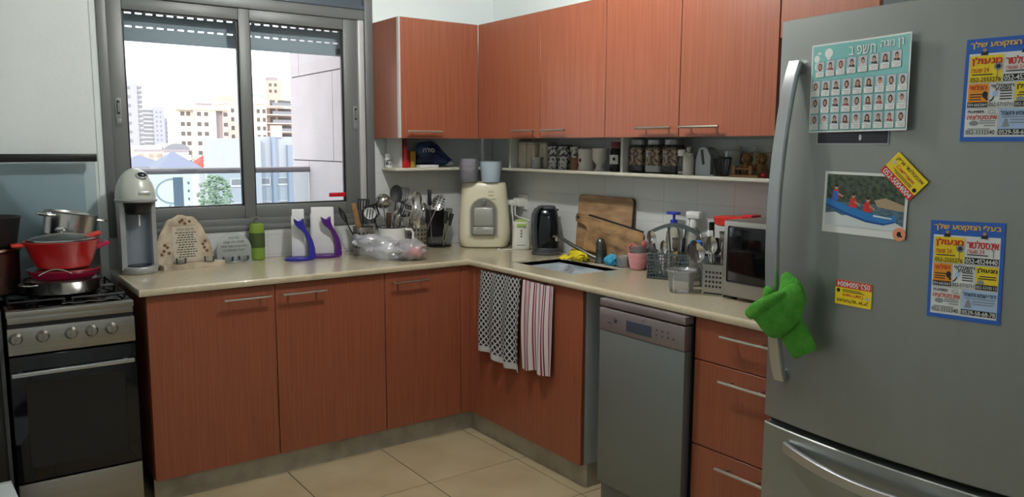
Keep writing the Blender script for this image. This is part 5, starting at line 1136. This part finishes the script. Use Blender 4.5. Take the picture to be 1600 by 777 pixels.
o = thing('shaker', 'glass shaker with white cap on the shelf', 'shaker', (XS - .035, -.992, ZS)); MB().lathe([(.019, 0), (.020, .003), (.019, .05), (.015, .078)], seg=20).build('body', 'candle_glass', o); MB().lathe([(.018, .004), (.018, .014), (0, .015)], seg=20).build('salt', 'enamel', o); MB().lathe([(.020, .0785), (.0205, .100), (.018, .106), (0, .107)], seg=20).build('cap', 'enamel', o)
o = thing('sugar_pot', 'cream ceramic pot with knob lid next to the shaker', 'pot', (XS - .045, -1.036, ZS)); MB().lathe([(.022, 0), (.024, .003), (.024, .080), (.019, .086)], seg=24).build('body', 'ceramic', o); MB().lathe([(.022, .0862), (.021, .090), (.008, .094), (.006, .102), (.011, .108), (.010, .116), (0, .118)], seg=24).build('lid', 'ceramic', o)
o = thing('slotted_holder', 'grey rounded holder with dark slot on the shelf', 'holder', (XS - .01, -1.118, ZS)); pp = [(-.048, 0), (.050, 0), (.050, .06), (.035, .105), (.015, .118), (-.010, .110), (-.034, .07)]
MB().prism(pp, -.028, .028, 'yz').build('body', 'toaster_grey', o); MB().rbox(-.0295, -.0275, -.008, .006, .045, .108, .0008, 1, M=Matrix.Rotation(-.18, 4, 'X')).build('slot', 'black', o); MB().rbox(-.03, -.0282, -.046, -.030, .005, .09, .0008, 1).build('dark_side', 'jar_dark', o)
o = thing('clear_beaker', 'tall clear beaker on the shelf behind the wire basket', 'beaker', (XS + .010, -1.225, ZS)); MB().lathe([(.034, 0), (.036, .003), (.042, .100), (.040, .101), (.034, .006), (0, .005)], seg=26).build('body', 'tub_clear', o)
for i, y in enumerate((-1.215, -1.300, -1.385)):
    o = thing('sugar_pot', ('beige knob-lidded pot behind the clear beaker', 'beige knob-lidded pot behind the left bear', 'beige knob-lidded pot behind the right bear')[i], 'pot', (XS + .052 , y + (-.0), ZS)); o.scale = (.55, .9, 1)
    MB().lathe([(.030, 0), (.034, .003), (.034, .085), (.028, .09)], seg=24).build('body', 'canister', o); MB().lathe([(.031, .0902), (.029, .096), (.010, .100), (.008, .107), (.013, .113), (.012, .122), (0, .124)], seg=24).build('lid', 'canister', o)
o = thing('wire_basket', 'small black wire basket on the shelf', 'basket', (XS - .045, -1.215, ZS)); b = MB()
for i in range(14): a = 2 * PI * i / 14; b.tube([(.022 * math.cos(a), .022 * math.sin(a), .002), (.034 * math.cos(a), .034 * math.sin(a), .072)], .0022, 6)
b.build('wires', 'black', o); MB().lathe([(.033, .070), (.036, .072), (.036, .076), (.033, .077)], seg=28).build('rim', 'black', o); MB().lathe([(.023, 0), (.023, .004)], seg=20).build('bottom', 'black', o)
o = thing('wooden_rack', 'little wooden rack in front of the bear figures', 'rack', (XS - .062, -1.335, ZS)); MB().rbox(-.012, .012, -.075, .06, 0, .010, .002).build('base', 'wood_spoon', o)
for y in (.045, -.035): MB().rbox(-.008, .008, y - .008, y + .008, .010, .045, .002).build('post', 'wood_spoon', o)
MB().rbox(-.004, .004, -.035, .045, .030, .036, .001).build('bar', 'wood_spoon', o)
for i, y in enumerate((-1.318, -1.385)):
    o = thing('bear_figure', ('brown bear figurine at left behind the wooden rack', 'brown bear figurine at right near the refrigerator')[i], 'figurine', (XS - .018, y, ZS), group='bear figurines'); MB().ell((0, 0, .030), .024, .026, .030, 18, 12).ell((-.004, 0, .072), .020, .023, .022, 18, 12).build('body', 'bear', o)
    for s_ in (-1, 1): MB().ell((0, s_ * .017, .090), .005, .008, .008, 10, 8).build('ear', 'bear', o); MB().ell((-.020, s_ * .014, .040), .010, .008, .014, 10, 8).build('arm', 'bear', o); MB().ell((-.0225, s_ * .008, .078), .002, .003, .003, 8, 6).build('eye', 'black', o)
    MB().ell((-.024, 0, .068), .007, .009, .007, 10, 8).build('snout', 'wood_spoon', o)
o = thing('red_ornament', 'tiny red ornament on the shelf before the right bear', 'ornament', (XS - .055, -1.425, ZS)); MB().ell((0, 0, .010), .010, .012, .010, 14, 8).build('ball', 'red', o); MB().tube([(0, 0, .018), (0, 0, .024)], .002).build('stalk', 'bark', o)

# ================================================================ THINGS ON THE REFRIGERATOR DOOR
for n_, c_ in dict(p_teal=(120, 186, 184), p_teald=(86, 150, 156), p_white=(222, 226, 224), p_photo=(184, 190, 196), p_skin=(186, 142, 118), p_hair=(42, 34, 32), p_hair2=(92, 62, 44), p_shirt=(210, 212, 212), p_shirt2=(40, 40, 48), p_shirt3=(160, 60, 70), p_line=(140, 146, 150), p_blue=(40, 98, 190), p_yellow=(238, 212, 34), p_orange=(232, 152, 40), p_red=(206, 44, 40), p_black=(14, 14, 16), p_ltblue=(168, 196, 232), p_gold=(236, 190, 90), p_dkphoto=(28, 32, 44), p_river=(84, 116, 130), p_foam=(206, 216, 220), p_raft=(38, 120, 190), p_raftd=(20, 80, 150), p_sand=(170, 150, 120), p_sticker=(226, 150, 110)).items(): mat(n_, c_, .45)
mat('p_forest', (74, 92, 72), .45, c2=(30, 44, 34), nscale=90, lo=.35, hi=.6)
mat('p_water', (92, 124, 136), .45, c2=(56, 82, 100), nscale=60, stretch=(1, 3, 1))
def on_door(name, label, cat, y, z, roll=0.0, off=.0012, group=None):
    dx = 2 * SAG * (y - YC) / HW ** 2      # slope of the door surface
    n_ = Vector((-1, dx, 0)).normalized(); v_ = Vector((0, 0, 1)); u_ = v_.cross(n_); 
    M = Matrix(((u_.x, v_.x, n_.x, surf(y) - off), (u_.y, v_.y, n_.y, y), (u_.z, v_.z, n_.z, z), (0, 0, 0, 1))) @ Matrix.Rotation(roll, 4, 'Z')
    o_ = thing(name, label, cat, group=group); o_.matrix_world = M
    return o_
# class photo poster: a sheet that follows the curved door, slightly sheared as it hangs
po = on_door('class_poster', 'teal class photo poster with rows of portraits on refrigerator', 'poster', -2.155, 1.6235, .010)
PW, PH_ = .148, .118
def bend(x): return -(.148 ** 2 - x * x) * -.0 - .2195 * x * x - .0
b = MB(); g = [[(x, y, -.2195 * x * x + .0022 + .018 * max(0, (x + .02) / .17) ** 2) for x in [-PW + 2 * PW * i / 48 for i in range(49)]] for y in (-PH_, PH_)]; b.sheet(g, .0006); b.cur = 0; b.build('paper', 'p_white', po)
def lay(pr):   # wrap flat print onto the bent sheet
    pr.v = [(x, y, z - .2195 * x * x + .0022 + .018 * max(0, (x + .02) / .17) ** 2) for x, y, z in pr.v]; return pr
b = PR()
for i in range(48): x0_ = -PW + .004 + (2 * PW - .008) * i / 48; x1_ = -PW + .004 + (2 * PW - .008) * (i + 1) / 48; b.rect(x0_, x1_, -PH_ + .004, PH_ - .004, .0006)
lay(b).build('teal_ground', 'p_teal', po)
t_ = text_fit(heb('גן נוגה') , 'p_white', po, .062, .128, .084, .106, .0018); t2 = text_fit(heb('תשפ ב'), 'p_white', po, -.030, .048, .080, .102, .0018)
for q in (t_, t2):
    for v in q.data.vertices: v.co.z += -.2195 * v.co.x ** 2 + .0022 + .018 * max(0, (v.co.x + .02) / .17) ** 2
b = PR(); b.oval(-.092, .092, .013, .013, .0010); b.oval(-.092, .080, .006, .006, .0011); b.oval(-.130, .080, .009, .010, .0010); b.oval(-.130, .060, .006, .012, .0010); b.oval(-.122, .094, .006, .003, .0010); lay(b).build('drawing', 'p_white', po)
rows = [[(-.125 + .0305 * i + .004, .052 + .002 * i * .0) for i in range(8)], [(-.130 + .0325 * i, .000) for i in range(9)], [(-.130 + .0325 * i, -.045) for i in range(9)], [(-.130 + .0325 * i, -.090) for i in range(9)]]
rows[0] = [(-.118 + .0325 * i, .051 + .001 * i) for i in range(8)]
random.seed(4); PM = ['p_white', 'p_photo', 'p_skin', 'p_hair', 'p_hair2', 'p_shirt', 'p_shirt2', 'p_shirt3', 'p_line', 'p_teald']
for r_ in rows:
    for cx, cy in r_:
        b = PR(); w, h_ = .0130, .0205
        b.cur = 9; b.rect(cx - w - .0012, cx + w + .0012, cy - h_ - .0012, cy + h_ + .0012, .0009)
        b.cur = 1; b.rect(cx - w, cx + w, cy - h_ * .25, cy + h_, .0012)
        b.cur = random.choice((5, 5, 6, 7, 5)); b.oval(cx, cy - h_ * .25, w * .75, h_ * .42, .0014, 10, 0, PI)
        long_ = random.random() < .4; b.cur = random.choice((3, 3, 4)); b.oval(cx, cy + h_ * (.30 if long_ else .45), w * (.50 if long_ else .40), h_ * (.50 if long_ else .36), .0016)
        b.cur = 2; b.oval(cx, cy + h_ * .28, w * .30, h_ * .32, .0018)
        b.cur = 0; b.rect(cx - w, cx + w, cy - h_, cy - h_ * .28, .0019)
        b.cur = 8; b.rect(cx - w * .7, cx + w * .8, cy - h_ * .52, cy - h_ * .46, .0021); b.rect(cx - w * .4, cx + w * .8, cy - h_ * .70, cy - h_ * .65, .0021); b.rect(cx - w * .6, cx + w * .8, cy - h_ * .86, cy - h_ * .82, .0021)
        lay(b).build('portrait', PM, po)
bp_ = on_door('dark_photo', 'dark photo strip peeking out under the class poster', 'photo', -2.143, 1.520, 0, off=.0008); MB().box(-.106, .106, -.047, .05, -.0006, 0).build('paper', 'p_photo', bp_); b = PR(); b.rect(-.104, .104, -.045, .048, .0003); b.build('image', 'p_dkphoto', bp_)
bp_.location.x += .0022 * 0
b = PR(); b.oval(.026, -.030, .004, .008, .0006); b.build('bright_spot', 'p_photo', bp_)
# raft photo
rp = on_door('raft_photo', 'river rafting photo with blue raft held on the refrigerator', 'photo', -2.190, 1.317, -.012)
MB().box(-.119, .119, -.082, .082, -.0004, .0004).build('paper', 'p_white', rp)
b = PR(); b.cur = 0; b.rect(-.111, .112, .0, .075, .0008); b.cur = 1; b.rect(-.111, .112, -.062, .002, .0009)
b.cur = 2; b.poly([(-.111, -.062), (.112, -.062), (.112, -.050), (.09, -.040), (.06, -.046), (.03, -.036), (.0, -.040), (-.02, -.028), (-.06, -.034), (-.08, -.026), (-.111, -.030)], .0011)
b.cur = 3; b.poly([(.03, .012), (.06, .020), (.112, .004), (.112, -.012), (.04, -.004)], .0010)
b.cur = 4; b.poly([(-.111, .012), (-.09, .006), (-.04, -.008), (.02, -.022), (.07, -.028), (.092, -.022), (.094, -.036), (.06, -.046), (.01, -.042), (-.05, -.026), (-.111, -.006)], .0013)
b.cur = 5; b.poly([(-.111, -.004), (-.05, -.024), (.01, -.040), (.06, -.045), (.09, -.037), (.09, -.041), (.06, -.050), (.01, -.046), (-.05, -.031), (-.111, -.010)], .0014)
b.cur = 2; b.poly([(.03, -.030), (.08, -.033), (.082, -.030), (.03, -.025)], .0015)
for cx, cy in ((-.082, .022), (-.030, .002), (.012, -.006)):
    b.cur = 6; b.poly([(cx - .011, cy - .012), (cx + .012, cy - .014), (cx + .007, cy + .012), (cx - .007, cy + .012)], .0016); b.cur = 7; b.oval(cx + .001, cy + .019, .006, .007, .0017, 12); b.cur = 8; b.oval(cx + .001, cy + .023, .0064, .0045, .0018, 12); b.cur = 7; b.poly([(cx + .006, cy + .006), (cx + .022, cy - .004), (cx + .021, cy - .008), (cx + .005, cy)], .0017)
b.cur = 9; b.poly([(-.092, .006), (-.074, .004), (-.076, .03), (-.09, .03)], .00185)
b.build('image', ['p_forest', 'p_water', 'p_foam', 'p_sand', 'p_raft', 'p_raftd', 'p_red', 'p_skin', 'p_hair', 'p_blue'], rp)
stk = MB().lathe([(.017, .0004), (.017, .0024)], (.104, -.068, 0), seg=28); stk.build('round_sticker', 'p_sticker', rp); b = PR(); b.oval(.104, -.068, .006, .007, .0027); b.oval(.110, -.073, .004, .002, .0027); b.build('sticker_mark', 'p_black', rp)
# yellow business magnets
def biz(label, y, z, roll, sc_=1.0, off=.0012):
    o_ = on_door('business_magnet', label, 'magnet', y, z, roll, off, group='yellow plumber magnets'); w, h_ = .0535 * sc_, .033 * sc_
    MB().box(-w, w, -h_, h_, -.0006, .0008).build('card', 'p_yellow', o_); b_ = PR(); b_.rect(-w, w, -h_, -h_ + .0195 * sc_, .0010); b_.build('red_band', 'p_red', o_)
    text_fit(heb('אינסטלטור אריק'), 'p_black', o_, -.044 * sc_, .047 * sc_, .014 * sc_, .027 * sc_, .0012); text_fit('Сантехник', 'p_red', o_, -.030 * sc_, .032 * sc_, .002 * sc_, .0115 * sc_, .0012); text_fit('052-5004004', 'p_white', o_, -.048 * sc_, .048 * sc_, -.030 * sc_, -.0165 * sc_, .0014, bold=.02)
    b_ = PR(); b_.oval(.044 * sc_, -.005 * sc_, .0055 * sc_, .0055 * sc_, .0012); 
    for i in range(3): b_.rect((-.034 + .006 * i) * sc_, .032 * sc_, (-.0035 - .003 * i) * sc_, (-.0022 - .003 * i) * sc_, .0012)
    b_.build('small_print', 'p_black', o_); b_ = PR(); b_.oval(-.042 * sc_, .008 * sc_, .006 * sc_, .004 * sc_, .0012); b_.build('emblem', 'p_photo', o_); return o_
biz('yellow and red plumber magnet tilted over the raft photo', -2.296, 1.3935, -.755, off=.0062)
biz('yellow and red plumber magnet hanging upside down', -2.176, 1.0765, PI - .0, 1.0)
# blue tradesmen magnets
def trades(label, y, z, roll, sx, sy):
    o_ = on_door('trade_magnet', label, 'magnet', y, z, roll, group='blue tradesmen magnets')
    def X(u): return (u - .5) * 2 * sx
    def Yv(v): return (.5 - v) * 2 * sy
    MB().rbox(-sx, sx, -sy, sy, -.0008, .0008, .0003, 1).build('card', 'p_blue', o_)
    b_ = PR(); L = ['p_white', 'p_yellow', 'p_orange', 'p_black', 'p_ltblue', 'p_red', 'p_line', 'p_skin', 'p_dkphoto', 'p_gold']
    def R(c, u0, u1, v0, v1, z_): b_.cur = L.index(c); b_.rect(X(u0), X(u1), Yv(v1), Yv(v0), z_)
    R('p_white', .05, .95, .145, .955, .0010); R('p_yellow', .065, .475, .165, .425, .0012); R('p_black', .495, .94, .355, .420, .0012); R('p_orange', .065, .325, .435, .665, .0012); R('p_black', .065, .325, .615, .665, .0014)
    R('p_yellow', .655, .94, .435, .665, .0012); R('p_black', .655, .94, .615, .668, .0014); R('p_ltblue', .48, .94, .685, .935, .0012); R('p_black', .48, .94, .880, .935, .0014)
    for u in (.06, .485): R('p_line', u, u + .004, .16, .43, .0016)
    for v in (.43, .675): R('p_line', .06, .945, v - .002, v + .002, .0016)
    R('p_line', .335, .339, .435, .67, .0016); R('p_line', .645, .649, .435, .67, .0016); R('p_line', .468, .472, .68, .94, .0016)
    for u, c in ((.24, 'p_dkphoto'), (.74, 'p_dkphoto')): b_.cur = L.index(c); b_.poly([(X(u - .05), Yv(.162)), (X(u + .05), Yv(.162)), (X(u + .03), Yv(.125)), (X(u - .03), Yv(.125))], .0018); b_.cur = L.index('p_skin'); b_.oval(X(u), Yv(.114), .004 * sx / .08, .004 * sx / .08, .0019, 10)
    b_.cur = L.index('p_line'); b_.oval(X(.425), Yv(.275), .009, .009, .0014); b_.rect(X(.41), X(.425), Yv(.385), Yv(.295), .0014); b_.cur = L.index('p_dkphoto'); b_.oval(X(.425), Yv(.275), .005, .005, .0015)
    b_.cur = L.index('p_line'); b_.poly([(X(.86), Yv(.345)), (X(.875), Yv(.345)), (X(.875), Yv(.27)), (X(.85), Yv(.26)), (X(.845), Yv(.27)), (X(.86), Yv(.28))], .0014)
    b_.cur = L.index('p_dkphoto'); b_.oval(X(.285), Yv(.545), .006, .008, .0014); b_.poly([(X(.30), Yv(.60)), (X(.33), Yv(.595)), (X(.30), Yv(.555)), (X(.27), Yv(.56))], .0015)
    b_.cur = L.index('p_ltblue'); b_.oval(X(.41), Yv(.535), .006, .007, .0014); b_.cur = L.index('p_dkphoto'); b_.poly([(X(.345), Yv(.62)), (X(.385), Yv(.60)), (X(.415), Yv(.55)), (X(.40), Yv(.545)), (X(.375), Yv(.585)), (X(.345), Yv(.605))], .0013)
    b_.cur = L.index('p_line'); b_.poly([(X(.52), Yv(.86)), (X(.62), Yv(.86)), (X(.585), Yv(.78)), (X(.555), Yv(.78))], .0014); b_.oval(X(.17), Yv(.82), .010, .006, .0014); b_.oval(X(.72), Yv(.595), .008, .006, .0014)
    for u0, u1, v in ((.10, .36, .350), (.52, .80, .328), (.09, .25, .54), (.09, .24, .565), (.09, .24, .59), (.47, .62, .515), (.47, .62, .54), (.47, .62, .565), (.47, .62, .59), (.70, .92, .535), (.68, .92, .558), (.24, .44, .80), (.24, .44, .82), (.30, .44, .845), (.10, .38, .878), (.52, .92, .765), (.62, .92, .792), (.62, .90, .818)): R('p_dkphoto' if v < .7 else 'p_line', u0, u1, v - .006, v + .004, .0016)
    b_.build('print', L, o_)
    def T(s_, m_, u0, u1, v0, v1, bold=.008): text_fit(s_, m_, o_, X(u0), X(u1), Yv(v1), Yv(v0), .0021, bold=bold)
    T(heb('בעלי המקצוע שלך'), 'p_gold', .055, .95, .030, .098, .03); T(heb('מנעולן'), 'p_red', .09, .465, .180, .262, .03); T(heb('שעות') + ' 24', 'p_red', .09, .31, .282, .328, .006); T('052-2555276', 'p_black', .085, .465, .375, .418)
    T(heb('אינסטלטור'), 'p_red', .515, .93, .185, .262, .025); T(heb('שעות') + ' 24', 'p_red', .52, .75, .272, .312, .006); T('052-4524440', 'p_white', .51, .925, .364, .412, .02)
    T(heb('הגלאי'), 'p_red', .095, .30, .445, .495, .02); T('054-6662664', 'p_white', .075, .315, .625, .655); T(heb('חשמלאי'), 'p_black', .36, .635, .440, .475, .03); T(heb('מוסמך'), 'p_black', .39, .60, .480, .513, .03); T('052-5715711', 'p_black', .345, .635, .622, .660)
    T(heb('מנעולן'), 'p_black', .67, .93, .450, .505, .025); T('052-5310113', 'p_white', .665, .93, .627, .658); T('PLUMBER', 'p_black', .085, .29, .695, .720, .02); T('IGL', 'p_line', .345, .45, .690, .735, .0); T(heb('אינסטלציה'), 'p_red', .08, .455, .735, .785, .02)
    T('052-3332340', 'p_black', .075, .44, .888, .930); T(heb('דודי שמש וחשמל'), 'p_black', .50, .93, .700, .745); T('0529-58-68-78', 'p_white', .495, .93, .888, .928, .02)
    return o_
trades('blue bordered tradesmen magnet lower on the refrigerator door', -2.4525, 1.1735, .022, .0815, .1185)
trades('blue bordered tradesmen magnet cut by the right picture edge', -2.502, 1.5955, .0, .0825, .1165)
# green towel knotted round the handle
gtw = thing('hand_towel', 'bright green terry towel knotted round the refrigerator handle', 'towel', (0, 0, 0))
def lump(out, xc, d_, seed, wob, lean=0.0):
    r_ = puff(out, d_, seed, 10, wob=wob); return [[Vector((xc + p_[1] + lean * (p_[2] - 1.0), -p_[0], p_[2])) for p_ in ring] for ring in r_]
# outlines are (-y, z)
MB().loft(lump([(2.011, 1.077), (2.046, 1.094), (2.070, 1.078), (2.080, 1.035), (2.055, .980), (2.008, .936), (1.973, .930), (1.938, .958), (1.915, .988), (1.956, 1.032)], -.258, .034, 3, .05)).build('wrap', 'green_towel', gtw)
MB().loft(lump([(1.988, 1.085), (1.995, 1.116), (2.015, 1.112), (2.049, 1.086), (2.063, 1.037), (2.023, 1.003), (1.985, 1.034)], -.232, .028, 12, .06)).build('top_loop', 'green_towel', gtw)
MB().loft(lump([(1.905, .990), (1.925, 1.018), (1.958, 1.042), (2.007, 1.068), (2.034, 1.076), (2.038, 1.060), (2.001, 1.024), (1.956, .990), (1.925, .975)], -.282, .020, 8, .06)).build('front_fold', 'green_towel', gtw)
MB().loft(lump([(1.945, 1.030), (1.952, 1.072), (1.972, 1.062), (1.975, 1.035)], -.255, .014, 8, .05)).build('corner', 'green_towel', gtw)
MB().loft(lump([(1.985, .945), (2.040, 1.010), (2.058, .990), (2.082, .956), (2.104, .918), (2.068, .894), (2.036, .876), (2.008, .905)], -.228, .014, 5, .12)).build('tail', 'green_towel', gtw)
